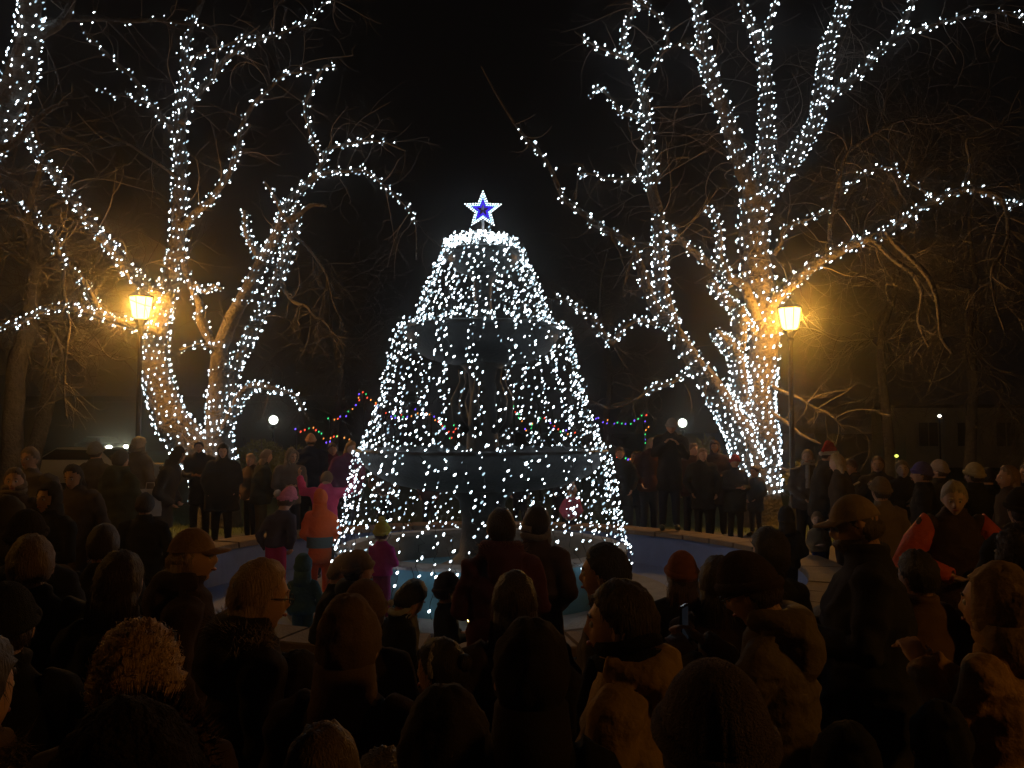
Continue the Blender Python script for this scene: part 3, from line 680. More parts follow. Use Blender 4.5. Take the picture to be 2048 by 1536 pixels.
bush('low bush right of the yellow green one', 590, 885, 24, .6, .5, 1600, 2, LEAF)
bush('pale grassy plant below the right globe lamp', 1412, 872, 26, .35, .5, 700, 3, LEAF2, .3)
bush('small dark shrub beside the right tree', 1610, 905, 20, .5, .4, 900, 4, LEAF)
# coloured garlands
def garland(label, pts, d, seed, sag=.0):
    r_ = random.Random(seed); w = [P(x, y, d) for x, y in pts]; o0 = V((w[0].x, w[0].y, 0)); root = thing('coloured_garland', label, 'string lights', tuple(o0), 0, 'coloured light strings behind the fountain')
    sm = [q[0]-o0 for q in cat_rom([(a, 1) for a in w], 6)]
    m = MB(); m.tube(sm, .006, 3, False); m.build('cord', WIRE, root)
    path = [(a, .01) for a in sm]; L = path_len(path); s = 0; m = MB()
    while s < L:
        q, _, t = at_len(path, s); m.cur = r_.randrange(4)
        m.bulb(q+V((r_.gauss(0, .03), r_.gauss(0, .03), r_.gauss(0, .035))), V((.5, 0, 1)), .017, .06); s += r_.uniform(.07, .15)
    m.build('bulbs', CB, root, kind='stuff')
    m = MB()
    for k in (0, len(w)//2, -1):
        q = w[k]-o0; m.tube([V((q.x, q.y+.03, 0)), V((q.x, q.y+.03, q.z+.05))], .03, 6)
    m.build('posts', IRON, root)
garland('coloured garland peaking left of the fountain', [(660, 838), (690, 828), (712, 805), (728, 785), (744, 800), (758, 818)], 24, 1)
garland('coloured garland sagging behind the left half of the light curtain', [(770, 828), (800, 835), (835, 824), (862, 828), (885, 850), (903, 876), (912, 842)], 24, 2)
garland('coloured garland behind the right half of the light curtain', [(1028, 815), (1040, 838), (1056, 858), (1080, 835), (1098, 845), (1125, 866), (1150, 860)], 24, 3)
garland('coloured garland stretched right of the fountain, dropping at its end', [(1188, 830), (1208, 844), (1235, 847), (1262, 846), (1288, 834), (1294, 852), (1290, 878), (1298, 900), (1303, 920)], 24, 4)
garland('low coloured garland behind heads left of the fountain', [(592, 862), (625, 858), (655, 884), (662, 870), (700, 882)], 23, 5)
garland('short coloured garland low behind the crowd right of the fountain', [(1236, 918), (1250, 912), (1262, 920)], 22, 6)
# distant building on the right
BW = mat('building_stone', (.34, .34, .27), .9, .4, 20, .3, 2); GLS = mat('dark_window', (.012, .014, .012), .15, var=0, spec=.5); RF = mat('roof_dark', (.03, .028, .026), .9)
bx, by = P(1990, 855, 44).x, 44
bd = thing('stone_building', 'dim stone building with pilasters and dark windows at far right', 'building', (bx, by, 0))
m = MB(); m.box((1.5, 2, 1.42), (12.4, 4, 2.84)); m.build('wall', BW, bd, False)
m = MB(); m.box((1.5, 1.95, 2.98), (12.9, 4.5, .26)); m.build('cornice', BW, bd, False)
m = MB(); m.box((1.5, 2, 3.2), (12, 4, .18)); m.build('roof', RF, bd, False)
for k in range(7):
    m = MB(); m.box((-4.5+k*2.0, -.06, 1.41), (.42, .3, 2.80)); m.build('pilaster', BW, bd, False)
for k in range(6):
    for zz in (1.75,):
        m = MB(); m.box((-3.5+k*2.0, -.03, zz), (1.1, .1, 1.35)); f = m.build('window', BW, bd, False)
        m = MB(); m.box((-3.5+k*2.0, -.095, zz), (.96, .03, 1.2)); m.build('pane', GLS, f, False)
        m = MB(); m.box((-3.5+k*2.0, -.12, zz), (.05, .03, 1.2)); m.build('mullion', BW, f, False)
# long low dark building at far left and back
bl = thing('dark_building', 'unlit long low building in the night behind the left tree', 'building', (-26, 78, 0))
m = MB(); m.box((0, 0, 2.2), (34, 6, 4.4)); m.build('wall', RF, bl, False)
m = MB(); m.box((0, 0, 4.6), (35, 7, .5)); m.build('roof', IRON, bl, False)
# cars
GLASSC = mat('car_glass', (.01, .012, .014), .08, var=0, spec=.6)
def car(label, x, y, rz, paint, lit=False):
    root = thing('parked_car', label, 'car', (x, y, 0), rz, 'parked cars behind the crowd')
    prof = [(-2.2, .35), (-2.25, .62), (-2.15, .86), (-1.35, .98), (-.75, 1.40), (.75, 1.45), (1.45, 1.02), (2.1, .95), (2.2, .6), (2.15, .35)]
    m = MB(); n = len(prof); sec = [(-.88, .94), (-.80, 1), (.80, 1), (.88, .94)]; vs = []
    for xx, s in sec:
        for q, zz in prof:
            tt = .0 if zz < 1 else (zz-1)/.45
            vs.append((xx*(1-.22*tt), q*s, zz*(1 if abs(xx) < .85 else .97)))
    fs = []
    for i in range(3):
        for k in range(n): k2 = (k+1) % n; fs.append((i*n+k, i*n+k2, (i+1)*n+k2, (i+1)*n+k))
    fs += [tuple(range(n-1, -1, -1)), tuple(3*n+k for k in range(n))]
    m.add(vs, fs); m.build('body', paint, root)
    for nm, q in (('windscreen', [(-.72, -1.30, 1.02), (.72, -1.30, 1.02), (.60, -.80, 1.37), (-.60, -.80, 1.37)]), ('rear_window', [(.72, 1.42, 1.06), (-.72, 1.42, 1.06), (-.60, .82, 1.41), (.60, .82, 1.41)]),
                  ('side_window', [(-.83, -1.1, 1.02), (-.83, 1.25, 1.05), (-.735, .7, 1.40), (-.735, -.72, 1.37)]), ('side_window', [(.83, 1.25, 1.05), (.83, -1.1, 1.02), (.735, -.72, 1.37), (.735, .7, 1.40)])):
        m = MB(); nn = (V(q[1])-V(q[0])).cross(V(q[2])-V(q[0])).normalized()*.012
        vs = [V(a)+nn for a in q]+[V(a)-nn for a in q]; m.add(vs, [(0, 1, 2, 3), (7, 6, 5, 4), (0, 4, 5, 1), (1, 5, 6, 2), (2, 6, 7, 3), (3, 7, 4, 0)]); m.build(nm, GLASSC, root, False)
    for sx in (-1, 1):
        for yy in (-1.4, 1.35):
            m = MB(); m.lathe([(.16, -.1), (.30, -.11), (.33, -.08), (.33, .08), (.30, .11), (.16, .1)], n=20, close=True); wv = m
            wv.v = [(sx*.82+v[2], yy+v[0], .33+v[1]) for v in wv.v]; w_ = wv.build('wheel', WIRE, root)
            m = MB(); m.lathe([(0, sx*.06), (.17, sx*.09)], n=14); m.v = [(sx*.82+v[2], yy+v[0], .33+v[1]) for v in m.v]; m.build('rim', mat('rim', (.4, .4, .42), .3, metal=.8, var=0), w_)
        m = MB(); m.ell((sx*.62, -2.16, .72), (.22, .09, .13), 12, 8); m.build('headlight', mat('headlight_on', (1, 1, .7), emit=(1, 1, .66), estr=90) if lit else GLASSC, root)
WP = mat('white_paint', (.6, .6, .58), .3, var=.05, coat=1); DP = mat('dark_paint', (.03, .03, .04), .3, var=.05)
p = P(235, 892, 60); car('dark car with its headlights on, far behind people at left', p.x-1.77, 61.24, R(55), DP, True)
p = P(150, 917, 27); car('pale parked car seen between heads at left', p.x, p.y+1, R(80), WP)
# ================================================================ PEOPLE
def remesh(mb, voxel, name, m, smooth=2, disp=None, parent=None):
    me = mb.mesh(name, m); ob = bpy.data.objects.new('tmp', me); COL.objects.link(ob)
    md = ob.modifiers.new('r', 'REMESH'); md.mode = 'VOXEL'; md.voxel_size = voxel; md.use_smooth_shade = True
    if smooth: s = ob.modifiers.new('s', 'SMOOTH'); s.factor = .5; s.iterations = smooth
    dg = bpy.context.evaluated_depsgraph_get(); out = bpy.data.meshes.new_from_object(ob.evaluated_get(dg))
    bpy.data.objects.remove(ob); bpy.data.meshes.remove(me)
    out.name = name
    if not out.materials: out.materials.append(m)
    if disp:
        ns = [v.normal.copy() for v in out.vertices]
        for v, n_ in zip(out.vertices, ns): v.co += n_*disp(v.co)
    out.polygons.foreach_set('use_smooth', [True]*len(out.polygons)); out.update()
    o = bpy.data.objects.new(name, out); COL.objects.link(o); o.parent = parent
    return o
SKIN = mat('skin', (.50, .29, .19), .55, .15, 150, .08, 10)
SKIN2 = mat('skin_pale', (.60, .40, .30), .55, .15, 150, .08, 10)
EYEW = mat('eye_white', (.55, .52, .48), .3, var=0); EYED = mat('eye_dark', (.02, .015, .01), .2, var=0)
def cloth(name, col, kind='wool'):
    if kind == 'knit': return mat(name, col, .95, .8, 220, .35, 30, spec=.1)
    if kind == 'fur': return mat(name, col, .95, 1, 120, .5, 25, spec=.1)
    if kind == 'shell': return mat(name, col, .75, .6, 28, .2, 5, spec=.12)
    return mat(name, col, .92, .22, 120, .25, 8, spec=.15)
def g(a): return math.exp(-a)
def head_fn(hs, child=0, k=1.0):
    def fn(u):
        x, y, z = u.x, u.y, u.z
        p = V((x*.077, y*.096, z*.120))
        if z < 0: p.x *= 1-.30*min(1, -z)**1.3
        if y < 0 and z < -.25: p.y *= 1-.45*min(1, (-z-.25)/.75)
        if y > 0:
            if z < -.2: p.y *= 1+.08*min(1, -z)
            p.y += k*.024*g((x/.15)**2+((z+.17)/.15)**2)*(.75 if child else 1)
            p.y += k*.011*g((x/.12)**2+((z-.0)/.20)**2)
            p.y += k*.008*g(((z-.20)/.12)**2+(x/.55)**2)
            p.y -= k*.014*g(((abs(x)-.36)/.17)**2+((z-.03)/.12)**2)
            p.y += k*.012*g((x/.26)**2+((z+.50)/.09)**2)
            p.y -= k*.006*g((x/.3)**2+((z+.64)/.05)**2)
            p.y += k*.020*g((x/.32)**2+((z+.86)/.15)**2)
        return p*hs
    return fn
def ribbons(mb, surf, n, r_, length, width, down=.6, curl=0, spread=.3, hz=-9):
    """hair strands as thin three point ribbons lifted from surf(u) in local head space"""
    for i in range(n):
        u = V((r_.gauss(0, 1), r_.gauss(0, 1), r_.gauss(0, 1))).normalized()
        p = surf(u)
        if p is None: continue
        p = V(p); d = (u*spread+V((0, 0, -down))+V((r_.gauss(0, .25), r_.gauss(0, .25), r_.gauss(0, .2)))).normalized()
        side = d.cross(u).normalized()*width; q = [p]
        l = length*r_.uniform(.4, 1.2)
        for j in range(3):
            d = (d+V((r_.gauss(0, curl), r_.gauss(0, curl), r_.gauss(0, curl)))+V((0, 0, -.15))).normalized(); q.append(q[-1]+d*l/3)
        vs = []
        for j, a in enumerate(q): s = side*(1-j/3.4); vs += [a-s, a+s]
        mb.add(vs, [(0, 1, 3, 2), (2, 3, 5, 4), (4, 5, 7, 6)])
def hand(mb, w, d, nrm, side, s, curl=.5):
    """palm and five fingers; w wrist, d forearm direction, nrm palm normal"""
    d = d.normalized(); nrm = (nrm-d*nrm.dot(d)).normalized(); x = d.cross(nrm)*side
    pts = [w-d*.02*s, w+d*.03*s, w+d*.085*s]
    M = Matrix((x, d, nrm)).transposed()
    mb.ell(w+d*.05*s, (.040*s, .055*s, .016*s), 10, 8, M)
    for i, (off, ln) in enumerate(((-.030, .062), (-.010, .075), (.010, .080), (.030, .070))):
        b = w+d*.088*s+x*off*s; dd = d; pp = [b-d*.03*s, b]; q = b
        for j in range(3):
            dd = (dd*cos(curl*.9)+nrm*sin(curl*.9)).normalized(); q = q+dd*ln*s*(.45, .32, .23)[j]; pp.append(q)
        mb.tube(pp, [.0095*s, .0095*s, .009*s, .0082*s, .007*s], 6)
    b = w+d*.03*s+x*.03*s; e = (x*.8+d*.5+nrm*.3).normalized()
    mb.tube([w+d*.02*s, b, b+e*.035*s, b+(e*.5+d*.6+nrm*.3).normalized()*.065*s], [.012*s, .0115*s, .01*s, .008*s], 6)
NP = [0]
def person(px, ytop, d, yaw, label, coat=(.03, .03, .035), kind='wool', legs=(.02, .02, .03), hair=(.05, .03, .02), hairk='short', hat=None, hatc=(.03, .03, .03),
           arms='down', hood=None, hoodc=None, skin=SKIN, long=0, girth=1.0, lean=0, slean=0, hyaw=0, hpitch=0, z0=0.0, glasses=False, scarf=None, fur=None, sit=False, group=None, beard=None, hs=None, quilt=False, extra=None, armR=None, pomc=None, pom_at=(0, -.02, .165)):
    NP[0] += 1; r_ = random.Random(NP[0]*13+7)
    top = P(px, ytop, d); hatup = {None: .012, 'beanie': .03, 'pom': .03, 'cap': .02, 'santa': .05, 'visor': .012, 'band': .01}[hat] if not (hood == 'up') else .03
    H = top.z-z0-hatup
    if sit: Hs = H/.62
    else: Hs = H
    H = Hs; k = H/1.75; child = H < 1.45
    hs = hs or (1.0 if H > 1.5 else .86+.14*(max(H, .8)-.8)/.7)
    near = d < 4.6; mid = d < 10
    if arms == 'down': arms = r_.choice(('down', 'pocket', 'front', 'lowfront', 'pocket'))
    if d > 11: lean += r_.uniform(-2, 5); slean += r_.uniform(-4, 4); hyaw += r_.uniform(-30, 30); hpitch += r_.uniform(-5, 15); girth *= r_.uniform(.9, 1.2); yaw += r_.uniform(-20, 20)
    vx = .0085 if near else (.013 if mid else .022)
    root = thing('person', label, 'person', (top.x, top.y, z0), R(yaw), group)
    if d < 60: root['group'] = group or 'crowd round the fountain'
    hipz = .52*H
    zs = -hipz*.98+.12 if sit else 0      # seated: drop the trunk
    zt = H
    def warp(p):
        p = V(p); t = max(0, p.z-hipz)
        p.y += math.tan(R(lean))*t; p.x += math.tan(R(slean))*t
        if sit: p.z -= .38*H
        return p
    def W(mb): mb.v = [tuple(warp(v)) for v in mb.v]; return mb
    hc = V((0, .015*k, H-.122*hs)); HM = Matrix.Rotation(R(hyaw), 3, 'Z') @ Matrix.Rotation(R(-hpitch), 3, 'X')
    nk = V((0, -.01*k, H-.235*hs))   # neck pivot
    def HX(q): return nk+HM @ (V(q)+hc-nk)
    def hm(mb): mb.v = [tuple(HX(v)) for v in mb.v]; return mb
    sh = H-.235*hs-.085*k; A = {}
    wd = (.185 if not child else .165)*k*(.94+.06*girth)
    ap = {'down': ((.27, -.03, -.30), (.25, .07, -.53)), 'phone': ((.26, .10, -.26), (.10, .30, -.06)), 'front': ((.26, .02, -.30), (.09, .24, -.30)),
          'up': ((.36, .08, -.02), (.44, .14, .24)), 'pocket': ((.30, -.04, -.29), (.21, .10, -.50)), 'lowfront': ((.27, .0, -.30), (.10, .20, -.47)), 'call': ((.28, .12, -.24), (.11, .10, .07)), 'akimbo': ((.36, .02, -.27), (.10, .25, -.34))}
    # ---------- body
    b = MB(); b.ell((0, 0, 0), (1, 1, 1), 34 if near else 20, 30 if near else 16, None, head_fn(hs, child, 1.1 if near else 1.4))
    for s in (-1, 1): b.ell((s*.079*hs, -.012*hs, -.006*hs), (.013*hs, .022*hs, .034*hs), 8, 6)
    b.v = [tuple(V(v)+hc) for v in b.v]; b.v = [tuple(nk+HM @ (V(v)-nk)) for v in b.v]
    b.tube([nk+V((0, -.01, -.1*k)), nk, nk+HM @ V((0, .004, .08*hs))], [.07*k, .055*hs, .052*hs], 10)
    t = MB()
    def loft(mb, rings, n=20):
        vs = []; fs = []
        for z, rx, ry, cy_ in rings:
            for i in range(n): a = 2*pi*i/n; vs.append((rx*cos(a), cy_+ry*sin(a), z))
        for j in range(len(rings)-1):
            for i in range(n): i2 = (i+1) % n; fs.append((j*n+i, j*n+i2, (j+1)*n+i2, (j+1)*n+i))
        fs += [tuple(range(n-1, -1, -1)), tuple((len(rings)-1)*n+i for i in range(n))]; mb.add(vs, fs)
    gw = girth
    loft(b, [(hipz-.02, .13*k, .09*k, 0), (hipz+.15*k, .12*k, .08*k, 0), (sh-.1*k, .15*k, .09*k, 0), (sh, .14*k, .075*k, 0), (sh+.05*k, .07*k, .06*k, 0)])
    wr = []
    for s in (-1, 1):
        e, w = ap[armR if (armR and s == 1) else arms]; j = V((r_.uniform(-.02, .02), r_.uniform(-.02, .02), r_.uniform(-.02, .02)))
        sp = V((s*wd, -.01*k, sh-.02*k)); ep = V((s*e[0]*k, e[1]*k, sh+e[2]*k))+j*k; wp = V((s*w[0]*k, w[1]*k, sh+w[2]*k))+j*k
        wr.append((sp, ep, wp, s)); b.tube([sp, ep, wp], [.045*k, .036*k, .026*k], 8)
        dn = (wp-ep).normalized(); nr = V((-s, .2, 0)) if arms == 'down' else V((-s*.6, .6, .3)); hand(b, wp, dn, nr, s, .95*hs*(.9 if child else 1), .55)
    lg = []
    for s in (-1, 1):
        hp = V((s*.085*k, 0, hipz)); 
        if sit: kn = V((s*.11*k, .40*k, hipz-.02)); an = V((s*.10*k, .42*k, hipz-.40*k)); ft = an+V((0, .08*k, -.04))
        else: kn = V((s*.10*k, .02*k, .28*H)); an = V((s*.105*k, -.01*k, .05*H)); ft = V((s*.12*k, .06*k, .03*k))
        lg.append((hp, kn, an, ft)); b.tube([hp, kn, an, ft], [.07*k, .05*k, .035*k, .03*k], 8)
    remesh(W(b), vx*(.82 if near else 1), 'body', skin, 1, None, root)
    # ---------- coat
    c = MB(); q = .045*H if long == 0 else 0
    hem = {0: .465, 1: .36, 2: .26}[long]*H
    rings = [(hem, .200*k*gw*(1+.06*long), .145*k*gw*(1+.06*long), 0), (hem+.05*k, .205*k*gw, .15*k*gw, 0), (hipz+.06*k, .20*k*gw, .148*k*gw, 0), (sh-.36*k, .180*k*gw, .132*k*gw, 0), (sh-.16*k, .200*k*gw, .145*k*gw, 0),
             (sh-.03*k, .190*k, .122*k, -.005), (sh+.03*k, .135*k, .10*k, -.008), (sh+.075*k, .082*k, .082*k, -.008), (sh+.115*k, .078*hs, .08*hs, 0)]
    loft(c, rings, 24)
    for sp, ep, wp, s in wr: c.tube([sp+V((-s*.03, 0, 0)), sp, ep, wp-(wp-ep)*.02], [.085*k, .080*k, .064*k*gw**.5, .048*k*gw**.5], 12)
    if hood == 'down':
        c.tube([V((.1*cos(a)*hs, .02-.10*hs*sin(a)-.02, sh+.10*k-.02*sin(a))) for a in [pi*i/8 for i in range(-1, 10)]], [.03, .038, .046, .052, .056, .058, .056, .052, .046, .038, .03], 10)
        c.ell((0, -.135*k, sh+.0*k), (.12*k, .055*k, .13*k), 14, 10)
    sd = r_.uniform(0, 50); amp = .015*k if kind != 'shell' else .018*k
    fcell = 9 if near else 7
    def fold(p):
        f = (1-abs(noise.noise(V((p.x*4+sd, p.y*4, p.z*fcell))))*2.2)
        o = amp*f+amp*.6*noise.noise(V((p.x*14, p.y*14+sd, p.z*18)))
        if quilt: o += -.012*k*abs(cos(p.z*pi/.11))**6+.004
        return o
    CM = cloth('coat_%02d' % NP[0], coat, kind)
    remesh(W(c), vx*1.25, 'coat', CM, 2, fold, root)
    # ---------- trousers, shoes
    if z0 == 0 or True:
        tr = MB()
        tr.ell((0, 0, hipz), (.165*k, .125*k, .12*k), 14, 10)
        for hp, kn, an, ft in lg: tr.tube([hp, kn, an+V((0, 0, -.01))], [.098*k, .076*k, .062*k], 10)
        remesh(W(tr), vx*1.9, 'trousers', cloth('trousers_%02d' % NP[0], legs), 2, lambda p: .005*noise.noise(p*14), root)
        for hp, kn, an, ft in lg:
            so = MB(); so.ell(ft+V((0, .03*k, .018*k)), (.045*k, .13*k, .05*k), 12, 8, None, None)
            so.v = [(v[0], v[1], max(v[2], ft.z-.028*k)) for v in so.v]; W(so).build('shoe', WIRE, root)
    # ---------- hair
    HMt = hair_mat('hair_%d_%d_%d' % tuple(int(c_*100) for c_ in hair), hair)
    hf = head_fn(hs, child, 0)
    fz = {'short': .42, 'long': .40, 'curly': .40, 'bun': .42}.get(hairk, .4)
    def hsurf(u, grow=1.0):
        p = hf(u); z = u.z; nz_ = .05*noise.noise(V((u.x*5, u.z*4, sd)))
        if hairk in ('long', 'curly'): bz = .16 if z > 0 else .06
        else: bz = .30 if z > .25 else (.02+1.12*z if z > 0 else .02+.7*z)
        if z > .25: bz = bz+(z-.25)*1.1 if z < .75 else 2
        m_ = max(0, min(1, 1-(u.y-bz-nz_)/.10))
        if hairk in ('short', 'bun') and z < -.42: m_ *= max(0, 1-(-z-.42)/.2)
        th = .016 if hairk != 'curly' else .034
        if hat in ('beanie', 'pom', 'santa', 'cap', 'visor') and z > .05: th = .002
        return p*(1+0)+u*(th*hs*m_*grow-.012*(1-m_)), m_
    if hairk and not (hood == 'up'):
        h = MB(); h.ell((0, 0, 0), (1, 1, 1), 40 if near else 22, 28 if near else 14, None, lambda u: hsurf(u)[0]+u*(.006*noise.noise(u*5+V((sd, 0, 0)))+.007*noise.noise(V((u.x*13, u.y*13+sd, u.z*2.5)))+(.026*noise.noise(u*11+V((sd, 0, 0))) if hairk == 'curly' else 0)))
        if hairk == 'long':
            dr = [( -.02, .088, .062, -.035), (-.10, .092, .058, -.045), (-.18, .098, .052, -.055), (-.27, .105, .046, -.068), (-.33, .09, .036, -.072)]
            lh = MB(); loft(lh, [(z*hs*k**.2, rx*hs, ry*hs, cy_*hs) for z, rx, ry, cy_ in dr][::-1], 20); h.add(lh.v, lh.f)
        if hairk == 'bun': h.ell((0, -.105*hs, .05*hs), (.035, .03, .035), 10, 8)
        def sf(u):
            p, m_ = hsurf(u); return p-u*.003 if m_ > .75 else None
        if near or mid:
            n = 1500 if near else 350
            if hairk == 'curly':
                for i in range(int(n*.9)):
                    u = V((r_.gauss(0, 1), r_.gauss(0, 1), r_.gauss(0, 1))).normalized(); p0 = sf(u)
                    if p0 is None: continue
                    a_ = u.orthogonal().normalized(); a_ = (a_+u*r_.uniform(-.8, .8)+u.cross(a_)*r_.gauss(0, 1)).normalized(); b_ = u.cross(a_).normalized(); rc = r_.uniform(.006, .013); t0 = r_.uniform(0, 6); c0 = V(p0)+u*rc*r_.uniform(.1, .9); vs = []
                    for j in range(7):
                        th = t0+j*.85; q_ = c0+(a_*cos(th)+(u*.8+b_*.5)*sin(th))*rc; s_ = b_*.0013; vs += [q_-s_, q_+s_]
                    h.add(vs, [(2*j, 2*j+1, 2*j+3, 2*j+2) for j in range(6)])
            else: ribbons(h, sf, n, r_, .07 if hairk != 'short' else .035, .0011 if near else .0028, .8, .12, .22)
            if hairk == 'long':
                for i in range(n//3):
                    a = r_.uniform(pi*.85, pi*2.15); z = r_.uniform(-.05, -.2); p0 = V((.10*cos(a), -.05+.058*sin(a), z))*hs; pts = [p0+V((cos(a)*.004*j+r_.gauss(0, .003), -.004*j, -.055*j)) for j in range(4)]
                    s_ = V((.0013, .0005, 0)); vs = []
                    for a_ in pts: vs += [a_-s_, a_+s_]
                    h.add(vs, [(0, 1, 3, 2), (2, 3, 5, 4), (4, 5, 7, 6)])
        W(hm(h)).build('hair', HMt, root)
    # ---------- hats
    if hood != 'up' and hat in ('beanie', 'pom', 'santa'):
        hk = MB(); nn = 64 if near else 32
        def bf(u):
            p = hf(u)*1.13; p = V((p.x, p.y, p.z))
            rib = .0028*cos(24*math.atan2(u.y, u.x)) if near else 0
            z = p.z+(.016 if hat != 'santa' else .02)
            lo = (.012 if u.y > 0 else -.035)*hs
            if z < lo: z = lo; p.x *= .97; p.y *= .97
            return V((p.x+u.x*(.006+rib), p.y+u.y*(.006+rib)-.004, z+.003*noise.noise(u*6+V((sd, 0, 0)))))
        hk.ell((0, 0, 0), (1, 1, 1), nn, 24 if near else 12, None, bf)
        pts = []; rad = []
        for i in range(25): a = 2*pi*i/24; pts.append(V((.089*cos(a), .108*sin(a)-.004, .026+.022*sin(a)))*hs); rad.append(.019*hs)
        hat_m = cloth('hat_%02d' % NP[0], hatc, 'knit')
        if hat == 'santa':
            ho = W(hm(hk)).build('santa_hat', hat_m, root)
            tb = MB(); tb.tube(pts, .026*hs, 10); W(hm(tb)).build('fur_band', cloth('white_fur', (.62, .56, .5), 'fur'), ho)
            tb = MB(); tb.tube([V((0, -.02, .12)), V((.05, -.06, .15)), V((.09, -.09, .10)), V((.10, -.12, .03))], [.07, .05, .035, .02], 10); W(hm(tb)).build('hat_tail', hat_m, ho)
            tb = MB(); tb.ell((.10, -.13, .0), (.03, .03, .03), 10, 8); W(hm(tb)).build('pompom', cloth('white_fur', (.6, .6, .6), 'fur'), ho)
        else:
            tb = MB(); tb.tube(pts, rad, 10)
            tb.v = [tuple(V(v)) for v in tb.v]; hk.add(tb.v, tb.f); ho = W(hm(hk)).build('knit_hat', hat_m, root)
            if hat == 'pom':
                tb = MB(); pa_ = V(pom_at)*hs; tb.ell(pa_, (.036*hs, .036*hs, .036*hs), 12, 10)
                ribbons(tb, lambda u: u*.03+pa_, 160, r_, .02, .002, 0, .2, 1)
                W(hm(tb)).build('pompom', cloth('pompom_%02d' % NP[0], pomc or tuple(min(1, x*1.2+.1) for x in hatc), 'fur'), ho)
    if hood != 'up' and hat in ('cap', 'visor'):
        hk = MB()
        def cf(u):
            p = hf(u)*1.09; z = max(p.z, .028*hs); 
            if hat == 'visor': z = min(max(p.z, .03*hs), .062*hs); 
            return V((p.x*1.02, p.y*1.02, z))
        hk.ell((0, 0, .004), (1, 1, 1), 36, 20, None, cf); hm_ = cloth('hat_%02d' % NP[0], hatc, 'shell')
        ho = W(hm(hk)).build('cap', hm_, root)
        bb = MB(); vs = []; 
        for layer in (0, .006):
            for j in range(5):
                for i in range(9):
                    a = R(28+124*i/8); rr0 = 1.0+.72*j/4*sin(a)**.7; x = .083*cos(a)*(1+.06*j/4); y = .100*sin(a)*1.0+.072*(j/4)*max(0, sin(a))**.6
                    vs.append(V((x, y, .036-.010*j/4-.012*(x/.083)**2+layer))*hs)
        fs = []
        for j in range(4):
            for i in range(8): a_ = j*9+i; fs += [(a_, a_+9, a_+10, a_+1), (a_+45, a_+46, a_+55, a_+54)]
        for i in range(8): fs += [(36+i, 81+i, 82+i, 37+i)]
        bb.add(vs, fs); W(hm(bb)).build('brim', hm_, ho)
    if hat == 'band':
        tb = MB(); tb.tube([V((.086*cos(a)*hs, -.01+.02*sin(a), .116*sin(a)*hs*1.06)) for a in [pi*i/16 for i in range(17)]], .012, 8); W(hm(tb)).build('hair_band', cloth('cream_band', (.5, .45, .4), 'fur'), root)
    # ---------- hood up
    if hood == 'up':
        hk = MB(); nn = 44 if near else 24; mm = 30 if near else 16
        def hof(u, kk=1.0):
            p = hf(u); a = 1.20*kk; z = p.z*a
            q_ = V((p.x*a*1.02, p.y*a-.012, z+.008))
            if u.z < -.45: q_.x *= 1+.35*(-u.z-.45); q_.y -= .01
            if u.z > .6: q_.y -= .012
            return q_+u*(.010*noise.noise(u*2.6+V((sd, 1, 0)))+.005*noise.noise(V((u.x*5, u.y*5+sd, u.z*9)))+.004*noise.noise(u*12)-.003*g((u.x/.08)**2))
        hk.ell((0, 0, 0), (1, 1, 1), nn, mm, None, hof)
        keep = []; 
        for f in hk.f:
            cpt = sum((V(hk.v[i]) for i in f), V())/len(f)
            if cpt.y > .052*hs and cpt.z < .095*hs: continue
            keep.append(f)
        hk.f = keep; hk.mi = [0]*len(keep)
        ho = W(hm(hk)).build('hood', cloth('hood_%02d' % NP[0], hoodc or coat, 'fur' if fur else kind), root)
        md = ho.modifiers.new('thickness', 'SOLIDIFY'); md.thickness = .014; md.offset = -1
        # neck drape into the collar
        dr = MB(); dr.tube([nk+V((0, -.02, .07)), nk+V((0, -.02, -.03)), nk+V((0, -.015, -.10*k))], [.088*hs, .098*hs, .135*k], 16)
        W(dr).build('hood_drape', ho.data.materials[0], root)
        if fur:
            tb = MB(); loop = [V((.088*cos(a), .062+.012*sin(a), .115*sin(a)))*hs for a in [2*pi*i/28 for i in range(29)]]
            tb.tube(loop, .014, 6)
            for i in range(900 if near else 200):
                a = r_.uniform(0, 2*pi); p0 = V((.088*cos(a), .066, .115*sin(a)))*hs; o_ = V((cos(a), r_.gauss(.3, .7), sin(a))).normalized()
                s_ = V((-sin(a), 0, cos(a)))*.002; tb.add([p0-s_, p0+s_, p0+o_*r_.uniform(.02, .045)], [(0, 1, 2)])
            W(hm(tb)).build('fur_trim', cloth('fur_%02d' % NP[0], fur, 'fur'), ho)
    if hood == 'down' and fur:
        tb = MB()
        for i in range(1500 if near else 400):
            a = r_.uniform(-.3, pi+.3); rr_ = r_.uniform(.09, .15); p0 = V((rr_*cos(a), -.0-.12*sin(a), sh+.075*k+r_.uniform(-.035, .045))); o_ = V((cos(a), -sin(a)+r_.gauss(0, .5), r_.gauss(.4, .6))).normalized()
            s_ = V((-sin(a), cos(a), 0))*.003; tb.add([p0-s_, p0+s_, p0+o_*r_.uniform(.03, .06)], [(0, 1, 2)])
        W(tb).build('fur_trim', cloth('fur_%02d' % NP[0], fur, 'fur'), root)
    if scarf:
        tb = MB(); pts = [V((.095*cos(a)*k, -.005+.095*k*sin(a), sh+.09*k+.012*sin(2*a)+.004*i)) for i, a in [(i, 2*pi*i/12) for i in range(22)]]
        tb.tube(pts, .024*k, 8, True, .5, sd); tb.tube([V((.04, .11*k, sh+.08*k)), V((.05, .15*k, sh-.08*k)), V((.045, .155*k, sh-.28*k))], [.035*k, .04*k, .035*k], 8)
        W(tb).build('scarf', cloth('scarf_%02d' % NP[0], scarf, 'knit'), root)
